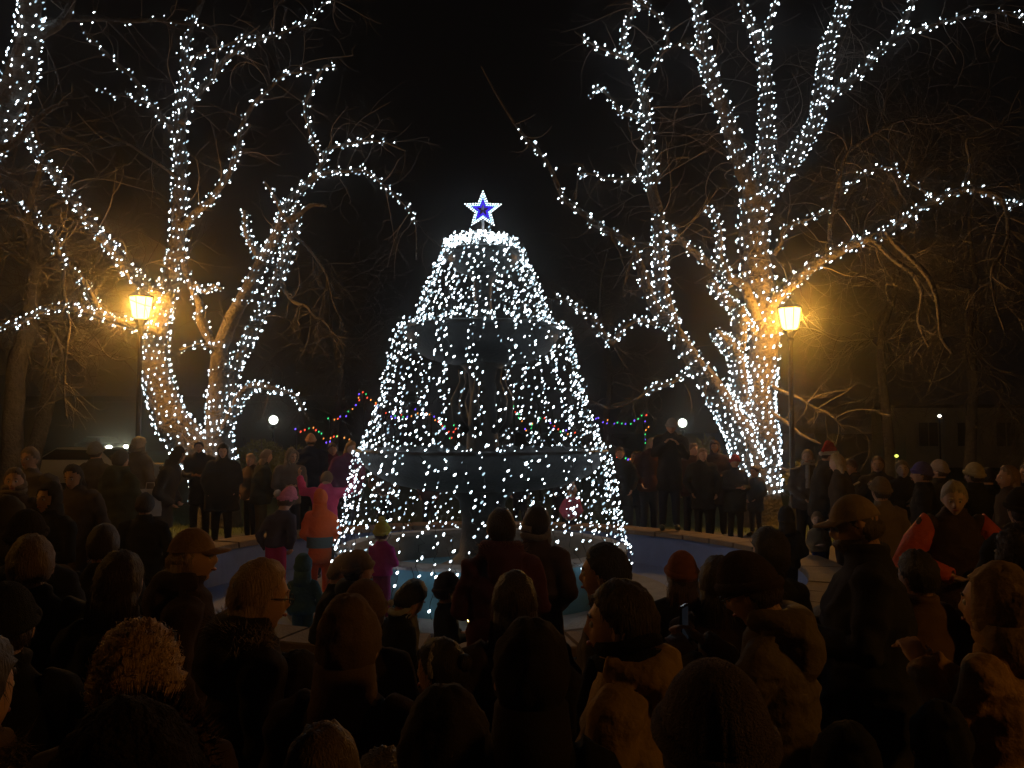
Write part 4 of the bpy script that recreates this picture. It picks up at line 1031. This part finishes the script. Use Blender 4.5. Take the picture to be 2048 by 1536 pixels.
    # ---------- face details
    if d < 13 or abs(yaw) > 60:
        for s in (-1, 1):
            e = MB(); e.ell((s*.030*hs, .079*hs, .004*hs), (.0125*hs, .0115*hs, .0115*hs), 10, 8); eo = W(hm(e)).build('eye', EYEW, root)
            e = MB(); e.ell((s*.030*hs, .088*hs, .004*hs), (.0055*hs, .0045*hs, .0055*hs), 8, 6); W(hm(e)).build('iris', EYED, eo)
            e = MB(); e.tube([V((s*.014, .093, .026))*hs, V((s*.030, .093, .031))*hs, V((s*.046, .083, .026))*hs], [.0035, .0045, .003], 6); W(hm(e)).build('eyebrow', HMt, root)
        e = MB(); e.tube([V((x, .102-.9*x*x/.03, -.058+.002*abs(x)/.02))*hs for x in (-.022, -.012, 0, .012, .022)], [.003, .006, .007, .006, .003], 8); W(hm(e)).build('lips', mat('lip', (.32, .10, .08), .5, var=.05), root)
    if beard:
        e = MB(); e.ell((0, 0, 0), (1, 1, 1), 24, 20, None, lambda u: hf(u)*(1.05 if (u.z < -.35 and u.y > -.1) else .9)+V((0, .022 if (u.z < -.35 and u.y > .2) else 0, 0)))
        def bs(u): return hf(u)*1.05+V((0, .018, 0)) if (u.z < -.38 and u.y > .05) else None
        ribbons(e, bs, 1200, r_, .025, .0012, .7, .2, .5); W(hm(e)).build('beard', hair_mat('beard_grey', beard), root)
    if glasses:
        e = MB()
        for s in (-1, 1):
            lp = [V((s*.033+.024*cos(a), .106, .002+.018*sin(a)))*hs for a in [2*pi*i/16 for i in range(17)]]; e.tube(lp, .0022, 5, False)
            e.tube([V((s*.057, .105, .006))*hs, V((s*.079, .05, .008))*hs, V((s*.080, -.01, .006))*hs], .002, 5)
        e.tube([V((-.009, .108, .004))*hs, V((.009, .108, .004))*hs], .002, 5); W(hm(e)).build('glasses', IRON, root)
    if extra:
        extra(root, wr, warp, k)
    return root
def hold(kind):
    def fn(root, wr, warp, k):
        M_ = root.matrix_basis if hasattr(root, 'matrix_basis') else None
        Mw = Matrix.Translation(root.location) @ Matrix.Rotation(root.rotation_euler[2], 4, 'Z')
        a, b = warp(wr[0][2]), warp(wr[1][2]); c = (a+b)/2
        if kind == 'phone':
            p = Mw @ (b+V((-.05*k, .07*k, .07))); o = thing('mobile_phone', 'dark mobile phone held up by the person %s' % root['label'][:0], 'phone', p, root.rotation_euler[2])
            m = MB(); m.box((0, 0, 0), (.075, .009, .15)); m.build('case', GLASSC, o, False)
            m = MB(); m.box((0, -.006, 0), (.066, .003, .13)); m.build('screen', mat('phone_screen', (.2, .3, .4), emit=(.5, .6, .8), estr=.008), o, False)
            return o
        if kind == 'paper':
            p = Mw @ (c+V((0, .06*k, .05))); o = tag(None, '', '') if 0 else None
            m = MB(); vs = []
            for i in range(5):
                for j in range(4): vs.append(((i-2)*.055, .02*sin(i*1.1)+.05*j, .03*j+.008*cos(i*2)))
            m.add(vs, [(i*4+j, i*4+j+1, i*4+j+5, i*4+j+4) for i in range(4) for j in range(3)])
            o = m.build('song_sheet', mat('paper', (.62, .58, .5), .9, var=.05), None, False); o.location = p; o.rotation_euler = (0, 0, root.rotation_euler[2])
            md = o.modifiers.new('t', 'SOLIDIFY'); md.thickness = .002
            return o
        if kind == 'candle':
            p = Mw @ (c+V((0, .07*k, .07))); o = thing('led_candle', '', 'candle', p, 0)
            m = MB(); m.lathe([(0, -.05), (.016, -.05), (.016, .02), (.012, .024), (0, .02)], n=14); m.build('stick', mat('candle_wax', (.6, .55, .45), .5, var=.05), o)
            m = MB(); m.ell((0, 0, .042), (.012, .012, .022), 10, 8); m.build('flame', mat('candle_flame', (1, .7, .3), emit=(1, .62, .18), estr=14), o)
            return o
        return None
    return fn
HOLD = []
def holdl(kind, label):
    f = hold(kind)
    def fn(*a):
        o = f(*a); tag(o, label, {'phone': 'phone', 'paper': 'sheet of paper', 'candle': 'candle'}[kind])
    return fn
BLK = (.018, .018, .02); NVY = (.02, .025, .045); BRN = (.07, .045, .03); GRY = (.09, .085, .08); TAN = (.30, .20, .10); BURG = (.09, .02, .025)
# ---- front rows (backs to the camera)
person(255, 1392, 1.12, 8, 'very close dark fur hooded head filling the bottom left', BLK, hood='up', hoodc=(.03, .022, .018), fur=(.10, .06, .04), girth=1.1)
person(273, 1262, 2.2, 12, 'child height person with curly blond hair above the big dark hood', BRN, hair=(.42, .26, .12), hairk='curly', hs=1.0)
person(892, 1366, 1.75, -5, 'close dark smooth round hood at the bottom centre', BLK, hood='up', hoodc=(.035, .027, .022), girth=1.05)
person(1432, 1322, 1.6, 4, 'close head in a heathered grey knit beanie at bottom right of centre', (.10, .07, .05), hat='beanie', hatc=(.13, .10, .10), hs=1.1, hairk='short')
person(-80, 1262, 1.75, -15, 'person cut off by the left edge with an orange lit ear and brown hood', (.11, .07, .04), hood='down', hair=(.06, .04, .02), fur=(.12, .08, .04))
person(10, 1163, 2.8, 15, 'person in a dark grey beanie half out of frame at left', BLK, hat='beanie', hatc=(.04, .042, .045))
person(62, 1069, 3.6, 20, 'person with short brown hair rimmed in orange light near the left edge', BLK, hair=(.16, .10, .06), girth=1.1)
person(52, 1018, 4.4, 10, 'person in a dark flat hat behind the orange rimmed head', NVY, hat='beanie', hatc=(.04, .03, .025))
person(18, 990, 5.4, 0, 'person with a pale hood rim behind the flat hat, left edge', GRY, hood='up', hoodc=(.08, .07, .06))
person(238, 1102, 3.4, -10, 'person with dark bobbed hair left of the woman in the visor', BLK, hair=(.04, .022, .015), hairk='long', girth=1.1)
person(206, 1048, 5.0, 0, 'short person with dark hair seen behind the dark bob', BLK, hair=(.04, .025, .02), arms='phone')
person(120, 1128, 4.6, 30, 'small person in a brown cap under the orange rimmed head', BLK, hat='beanie', hatc=(.06, .04, .03))
person(378, 1052, 3.9, -72, 'woman with long light brown hair and a visor cap in right profile', (.05, .03, .022), hair=(.32, .20, .11), hairk='long', hat='cap', hatc=(.28, .17, .10), hood='down')
person(503, 1116, 3.0, -58, 'woman with long blond hair and glasses looking right', (.03, .022, .018), hair=(.38, .24, .14), hairk='long', glasses=True, hood='down', fur=(.42, .34, .26), hpitch=8)
person(697, 1188, 2.6, -8, 'person in a large fuzzy brown hood left of the blue basin', (.05, .035, .03), hood='up', hoodc=(.14, .09, .055), hs=1.02)
person(728, 1158, 3.7, 0, 'small person in a tan knit hat just behind the fuzzy brown hood', BRN, hat='beanie', hatc=(.20, .13, .07))
person(787, 1156, 5.25, -50, 'dark haired boy with a white scarf looking down at the pool', BLK, hair=(.02, .015, .012), scarf=(.55, .55, .52), hpitch=28, hs=.98, lean=8)
person(714, 1098, 6.0, -60, 'child in a cream hat facing right at the pool edge', (.05, .06, .09), hat='beanie', hatc=(.34, .25, .18), hs=.98, hood='down')
person(648, 1106, 6.3, -75, 'bearded looking figure with sandy hair bending right in a black jacket', BLK, hair=(.30, .22, .13), hairk='short', lean=16, hs=.98)
person(893, 1142, 6.3, -66, 'child in a striped knit hat holding a lit candle', NVY, hat='beanie', hatc=(.10, .08, .09), arms='front', hs=.92, extra=holdl('candle', 'small glowing yellow candle held by the child at the pool edge'))
person(1003, 1016, 5.2, 12, 'person in a burgundy coat with a tan fur lined hood seen from behind', (.10, .028, .028), hood='down', fur=(.36, .22, .12), hair=(.045, .028, .02), girth=1.12)
person(1072, 1010, 5.75, -20, 'tall person in a brown coat right of the tan fur hood', (.08, .05, .035), hair=(.03, .02, .015), long=1, scarf=(.30, .28, .26))
person(1062, 1232, 2.3, 0, 'large dark hooded head in front of the burgundy coat', BLK, hood='up', hoodc=(.032, .025, .022), hs=1.1)
person(1030, 1142, 3.5, 5, 'dark brown haired person between the hooded head and the burgundy coat', (.045, .03, .025), hair=(.05, .032, .024), hairk='long', girth=1.15)
person(888, 1277, 3.3, 62, 'child in left profile with an orange lit face and pale hair band', BLK, hair=(.035, .02, .015), hairk='bun', hat='band', hs=.98)
person(1252, 1160, 2.65, 70, 'man in left profile with cropped dark hair and a yellow tan hooded jacket', (.30, .19, .07), kind='shell', hood='down', hoodc=TAN, hair=(.05, .032, .02), scarf=(.02, .018, .018), hs=1.05, girth=1.08)
person(1216, 1086, 3.8, 68, 'man in left profile with dark hair behind the yellow hooded man', (.10, .08, .06), hair=(.025, .018, .014), hood='down', fur=(.24, .20, .16), hs=1.05)
person(1364, 1100, 5.0, 0, 'person in an orange patterned knit hat by the blue pool wall', BLK, hat='beanie', hatc=(.36, .13, .05), hairk='long', hair=(.10, .05, .03))
person(1437, 1112, 4.0, -8, 'person with a smooth dark brown cap of hair right of the orange hat', (.05, .03, .025), hair=(.055, .03, .022), hairk='long')
person(1540, 1062, 4.8, 25, 'person with tousled dark hair in front of the tan pool rim', BLK, hair=(.04, .03, .025), hairk='curly')
person(1568, 1095, 3.2, 60, 'person in a brown hat and glasses bending left in a khaki hooded coat', (.16, .12, .07), kind='shell', hat='beanie', hatc=(.08, .05, .035), hood='down', glasses=True, hpitch=22, lean=6, arms='phone', long=1, hs=1.05, extra=holdl('phone', 'phone held up by the person bending in the khaki coat'))
person(1730, 982, 3.9, 72, 'tall bearded man in a tan ball cap and big dark navy coat', (.035, .034, .042), hat='cap', hatc=(.30, .21, .12), beard=(.14, .10, .08), girth=1.32, long=1, hair=(.10, .07, .05), hpitch=12, hs=1.08)
person(1838, 1100, 4.2, 20, 'broad person in a brown coat right behind the man in the cap', (.15, .085, .04), hair=(.04, .03, .02), girth=1.2, long=1)
person(1907, 957, 6.3, 170, 'older person with grey hair in a bright red and orange jacket facing the camera', (.06, .035, .03), kind='shell', hair=(.42, .36, .28), arms='akimbo', hyaw=-12, hpitch=14, girth=1.05, skin=SKIN2,
       extra=lambda root, wr, warp, k: [(lambda m: (m.tube([warp(q) for q in (sp*.92+V((0, 0, .01)), sp, sp.lerp(ep, .5), ep, ep.lerp(wp, .5), wp)], [.07*k, .100*k, .104*k, .098*k, .08*k, .058*k], 16, True, .16, s), m.build('sleeve', mat('red_orange_nylon', (.62, .10, .035), .6, .6, 30, .12, 5), root)))(MB()) for sp, ep, wp, s in wr])
person(1995, 1122, 3.2, 42, 'person in a bulky tan hooded jacket at the right edge', (.36, .21, .08), kind='shell', hood='up', hoodc=(.26, .17, .08), girth=1.25, hs=1.12, arms='phone')
person(2044, 1056, 4.1, -5, 'person with dark hair rimmed orange at the right edge', BRN, hair=(.05, .03, .02), hairk='curly')
person(1762, 952, 8.4, 10, 'person in a speckled tan knit hat and coat at right', (.20, .15, .10), hat='beanie', hatc=(.26, .19, .12))
person(2046, 972, 5.3, 0, 'person in a dark knit hat at the far right', BLK, hat='beanie', hatc=(.05, .04, .03))
person(1636, 1022, 11.4, 176, 'small child in a tan and grey jacket facing the camera, blue trousers', (.20, .17, .12), legs=(.03, .05, .20), hair=(.24, .16, .09), arms='front', skin=SKIN2)
# ---- right bank of the pool
person(1643, 884, 12.0, -100, 'man in a red and white santa hat at right', BLK, hat='santa', hatc=(.50, .04, .03), arms='front', girth=1.1, extra=holdl('paper', 'pale song sheet held by the man in the santa hat'))
person(1684, 906, 11.2, 75, 'woman with long blond hair beside the santa hat', (.05, .04, .035), hair=(.50, .36, .18), hairk='long', skin=SKIN2)
person(1612, 898, 13.6, 170, 'pale faced person with a light scarf left of the santa hat', (.08, .07, .07), scarf=(.4, .36, .33), hair=(.3, .2, .12), hairk='long', skin=SKIN2)
person(1710, 915, 12.6, 100, 'person in left profile behind the blond woman', BLK, hair=(.12, .07, .04))
person(1754, 912, 12.2, 160, 'brown haired person facing the camera with a hand raised', (.05, .045, .04), hair=(.20, .12, .07), hairk='long', skin=SKIN2, arms='phone')
person(1812, 920, 11.6, 175, 'pale faced person in black right of the raised hand', BLK, hair=(.22, .16, .10), skin=SKIN2, arms='front', extra=holdl('paper', 'folded pale sheet held low at right of the crowd'))
person(1846, 922, 9.6, 60, 'person in a purple blue knit hat at right', BLK, hat='beanie', hatc=(.12, .10, .34))
person(1880, 918, 10.6, 40, 'person in a pale cream knit hat beside the purple hat', BLK, hat='beanie', hatc=(.58, .46, .38), hair=(.1, .06, .03))
person(1950, 924, 9.4, 20, 'person in a light yellow knit hat at right', BLK, hat='beanie', hatc=(.58, .48, .27))
person(2020, 930, 8.6, 80, 'brown haired person in left profile at the upper right edge of the crowd', BRN, hair=(.22, .14, .07), hairk='long')
person(2060, 925, 9.6, 90, 'person half out of frame at the right edge', BLK, hair=(.1, .07, .04))
person(1980, 935, 11.2, 0, 'dark coated person between the yellow hat and the right edge', BLK, hair=(.03, .02, .02))
person(1572, 1010, 9.4, 0, 'dark figure standing against the tan pool rim', BLK, hood='up', hoodc=(.03, .03, .035), z0=0)
# ---- across the pool, right
person(1243, 893, 16.2, 180, 'dark figure first to the right of the light curtain', BLK, hair=(.12, .08, .05), long=1)
person(1268, 902, 16.8, 170, 'dark coated person second right of the light curtain', NVY, hair=(.05, .03, .02), long=1)
person(1296, 874, 16.4, -150, 'fair haired person looking left behind the pool', (.07, .03, .03), hair=(.34, .25, .16), hairk='long')
person(1337, 834, 14.05, 180, 'tall man in a grey knit hat standing up on the pool rim', BLK, hat='beanie', hatc=(.34, .32, .30), z0=.42, arms='phone', long=1)
person(1384, 886, 15.8, 175, 'person with brown hair right of the tall man', (.06, .025, .025), hair=(.15, .08, .05))
person(1405, 895, 15.5, -165, 'pale faced woman in a dark coat under the grassy plant', BLK, hair=(.25, .16, .09), hairk='long', long=1, skin=SKIN2)
person(1433, 879, 16.2, 180, 'person in a dark hood behind the pool', (.035, .02, .022), hood='up', hoodc=(.05, .03, .035), long=1)
person(1469, 908, 15.6, 178, 'person in a red knit hat at the foot of the leaning trunk', BLK, hat='beanie', hatc=(.40, .05, .05), long=1)
person(1510, 930, 16.6, 150, 'dark figure under the right tree trunk', BLK, hair=(.04, .03, .02), long=1)
# ---- behind the light curtain
person(1141, 966, 14.9, 178, 'child in a pale hat and pink jacket seen through the lights', (.50, .10, .19), hat='pom', hatc=(.55, .42, .40), arms='lowfront', skin=SKIN2)
person(1120, 905, 16.6, 180, 'dark figure behind the pink jacket child seen through the lights', NVY, hair=(.1, .06, .04))
person(1040, 912, 16.8, 180, 'person behind the centre of the light curtain', NVY, hair=(.05, .03, .02))
person(860, 915, 16.6, 170, 'person behind the left part of the light curtain', (.06, .03, .03), hair=(.2, .12, .07))
person(770, 905, 16.2, 175, 'pale haired person seen through the left edge of the curtain', (.12, .09, .08), hair=(.45, .35, .25), skin=SKIN2)
person(764, 1040, 9.2, -20, 'toddler in a yellow hat and magenta coat at the basin inside the lights', (.36, .02, .20), kind='shell', hat='pom', hatc=(.60, .55, .06), legs=(.2, .03, .12), z0=.04, arms='front')
# ---- across the pool, left
person(522, 898, 14.6, -40, 'long haired person in a dark coat near the yellow green bush', (.035, .04, .035), hair=(.20, .13, .08), hairk='long', arms='lowfront', legs=(.10, .085, .05))
person(503, 905, 16.0, 160, 'fair person half hidden behind the long haired one', BRN, hair=(.3, .2, .12), hairk='long')
person(580, 894, 14.4, -165, 'person in a pale fur hood and grey jacket behind the pool', (.14, .12, .11), hood='up', hoodc=(.26, .22, .18), fur=(.34, .29, .24), arms='front')
person(621, 866, 15.8, 10, 'tall person in a peach knit hat and dark blue jacket', (.02, .028, .07), hat='beanie', hatc=(.55, .33, .22))
person(692, 880, 15.0, -140, 'woman with golden hair in a purple coat leaning over', (.14, .03, .10), hair=(.30, .18, .08), hairk='long', slean=-6, skin=SKIN2)
person(668, 884, 15.9, 180, 'brown haired person left of the woman in purple', (.12, .03, .07), hair=(.12, .08, .05))
person(650, 938, 12.6, -8, 'child in a bright pink jacket with both arms spread up', (.70, .07, .20), kind='shell', legs=(.05, .06, .07), arms='up', hair=(.14, .08, .05), hairk='short', hpitch=20, z0=-.14, girth=1.05)
person(641, 976, 10.8, 3, 'child in an orange hooded suit with a grey band standing in the pool', (.74, .12, .025), kind='shell', hood='up', hoodc=(.74, .12, .025), long=1, legs=(.70, .11, .03), girth=.84, arms='lowfront', z0=-.1,
       extra=lambda root, wr, warp, k: (lambda m: (m.lathe([(1, .50), (1, .60)], n=28), setattr(m, 'v', [(v[0]*.205*k, v[1]*.162*k, v[2]*1.35+.02) for v in m.v]), m.build('grey_band', cloth('grey_band', (.10, .13, .13), 'shell'), root)))(MB()))
person(553, 972, 11.2, -30, 'girl in a pink and white knit hat, plaid coat and magenta trousers', (.07, .06, .08), hat='pom', hatc=(.90, .26, .36), legs=(.42, .03, .12), slean=8, lean=6, long=0, z0=-.14, hair=(.1, .06, .04), hs=1.3, girth=.85, pomc=(.8, .74, .72), pom_at=(-.115, -.03, .07))
person(607, 1104, 8.2, 0, 'toddler in a teal snowsuit crouched in front of the orange child', (.05, .13, .17), kind='shell', hood='up', hoodc=(.06, .14, .18), legs=(.04, .1, .13), z0=-.14)
# ---- left bank
person(62, 893, 9.0, 175, 'man with swept grey brown hair in a grey coat at left', (.13, .11, .10), hair=(.24, .17, .12), girth=1.15, long=1)
person(30, 934, 8.0, -160, 'pale faced person at the left edge beside the grey coat', BRN, hair=(.15, .1, .06), hairk='long', scarf=(.25, .2, .16))
person(152, 925, 8.6, 178, 'woman with dark fringe and a grey brown coat facing the camera', (.085, .065, .06), hair=(.03, .02, .018), hairk='long', long=2, hpitch=15)
person(198, 882, 11.2, -30, 'person in a round grey knit hat beside the headlight', (.07, .06, .05), hat='beanie', hatc=(.24, .22, .18))
person(240, 900, 10.4, -20, 'bulky dark olive coated person below the headlight', (.045, .05, .03), hair=(.05, .04, .03), girth=1.35, long=1, hood='down')
person(273, 874, 13.6, -25, 'fair curly haired person behind the headlight glare', (.14, .12, .10), hair=(.42, .34, .24), hairk='curly', scarf=(.25, .22, .2))
person(322, 892, 12.4, -70, 'dark hooded person bending right with a white bag', (.04, .04, .045), hood='up', hoodc=(.045, .04, .035), fur=(.16, .14, .12), lean=14, arms='lowfront', long=1)
person(402, 880, 16.0, 170, 'dark silhouette at the foot of the left tree, left of a pair', BLK, long=1, hair=(.03, .02, .02))
person(446, 886, 15.0, -170, 'broad dark hooded silhouette right of a pair under the left tree', BLK, long=1, girth=1.25, hood='up', hoodc=BLK, skin=SKIN2)
person(100, 962, 7.2, 165, 'dark coated person between the grey coat and the fringe woman', BLK, hair=(.04, .03, .02), hood='up', hoodc=(.05, .045, .04))
person(290, 985, 8.2, 10, 'short dark figure in front of the white bag', BLK, hair=(.05, .03, .02), hs=.95)
# ---- a few low figures that fill the near dark
person(600, 1300, 3.0, 0, 'short dark figure low between the glasses woman and the brown hood', BLK, hood='up', hoodc=(.03, .022, .02), hs=1)
person(1130, 1330, 3.1, 0, 'short dark figure beside the yellow hooded man', BLK, hood='up', hoodc=(.028, .024, .02), hs=1)
person(640, 1450, 2.0, -15, 'small head with a faint orange rim at the bottom left of centre', BRN, hair=(.14, .09, .05), hs=.95)
person(765, 1500, 2.2, 0, 'small dim head at the very bottom beside the round hood', BLK, hair=(.10, .08, .06), hs=.95)
person(1690, 1440, 2.6, 10, 'low dark figure at the bottom right', BLK, hood='up', hoodc=(.03, .03, .035), hs=1)
person(1880, 1400, 2.9, -10, 'low dark figure in front of the tan jacket', BLK, hood='up', hoodc=(.03, .028, .03), hs=1)
# ---- loose things
# white bag of the hooded person
p = P(300, 1005, 12.15); o = thing('shopping_bag', 'plain white paper shopping bag held by the bending hooded person', 'bag', p, R(20))
m = MB(); vs = []
for z, sx, sy in ((-.19, .15, .06), (-.1, .155, .065), (.05, .145, .05), (.19, .14, .03)):
    vs += [(-sx, -sy, z), (sx, -sy, z), (sx, sy, z), (-sx, sy, z)]
m.add(vs, [(0, 3, 2, 1)]+[(j*4+i, j*4+(i+1) % 4, (j+1)*4+(i+1) % 4, (j+1)*4+i) for j in range(3) for i in range(4)]); m.build('bag_body', mat('white_bag', (.55, .52, .48), .7, .4, 12, .08, 4), o, False)
for s in (-1, 1):
    m = MB(); m.tube([V((-.06, s*.028, .18)), V((-.05, s*.02, .28)), V((.05, s*.02, .28)), V((.06, s*.028, .18))], .005, 5); m.build('handle', mat('white_bag', (.5, .5, .5)), o)
# pushchair at right, dark frame and grey canopy
p = P(1672, 1230, 5.3); o = thing('pushchair', 'pushchair with a grey blue canopy in the gap left of the man in the cap', 'pushchair', (p.x, p.y, 0), R(-30))
m = MB(); m.ell((0, 0, .78), (.24, .30, .24), 20, 12); m.f = [f for f in m.f if sum(m.v[i][2] for i in f)/len(f) > .74 and sum(m.v[i][1] for i in f)/len(f) < .12]; m.mi = [0]*len(m.f)
c_ = m.build('canopy', cloth('canopy', (.11, .12, .14), 'shell'), o); c_.modifiers.new('t', 'SOLIDIFY').thickness = .01
m = MB(); m.tube([V((0, -.16, .80)), V((0, -.12, .5)), V((0, .05, .42)), V((0, .28, .40))], [.16, .18, .18, .12], 12); m.v = [(v[0]*1.1, v[1], v[2]) for v in m.v]; m.build('seat', cloth('pram_seat', (.02, .03, .09)), o)
for s in (-1, 1):
    m = MB(); m.tube([V((s*.24, -.55, 1.02)), V((s*.23, -.2, .75)), V((s*.22, .30, .16))], .014, 6); m.tube([V((s*.22, .1, .5)), V((s*.25, -.30, .16))], .014, 6); m.build('frame', mat('galvanised', (.4, .4, .4)), o)
    for yy in (-.3, .32):
        m = MB(); m.lathe([(.03, -.015), (.10, -.02), (.12, 0), (.10, .02), (.03, .015)], n=18, close=True); m.v = [(s*.24+v[2], yy+v[0], .12+v[1]) for v in m.v]; m.build('wheel', WIRE, o)
m = MB(); m.tube([V((-.24, -.55, 1.02)), V((.24, -.55, 1.02))], .018, 8); m.build('handlebar', WIRE, o)
# fallen sheet of paper
m = MB(); vs = [(i*.07-.14, j*.07-.1, .012+.01*sin(i*1.3+j)) for i in range(5) for j in range(4)]; m.add(vs, [(i*4+j, i*4+j+1, i*4+j+5, i*4+j+4) for i in range(4) for j in range(3)])
p = P(1668, 1474, 5.6); o = m.build('fallen_sheet', mat('paper', (.6, .6, .6)), None, False); o.location = (p.x-.15, 5.7, .0); o.rotation_euler = (0, 0, .3); tag(o, 'pale sheet of paper lying on the paving at bottom right', 'sheet of paper'); o.modifiers.new('t', 'SOLIDIFY').thickness = .002
print('BULBS', NB[0], 'PEOPLE', NP[0])
# ================================================================ HAZE (thin scattering box added to stand in for lens bloom round the lamps)
hz = MB(); hz.box((0, 30, 11.5), (160, 100, 25))
hzm = bpy.data.materials.new('glow_haze'); hzm.use_nodes = True; nt = hzm.node_tree; nt.nodes.clear()
ou = nt.nodes.new('ShaderNodeOutputMaterial'); pv = nt.nodes.new('ShaderNodeVolumePrincipled')
pv.inputs['Color'].default_value = (.9, .9, .9, 1); pv.inputs['Density'].default_value = .0038; pv.inputs['Anisotropy'].default_value = .945
nt.links.new(pv.outputs[0], ou.inputs['Volume'])
ho_ = hz.build('added_glow_haze', hzm, None, False, kind='stuff')
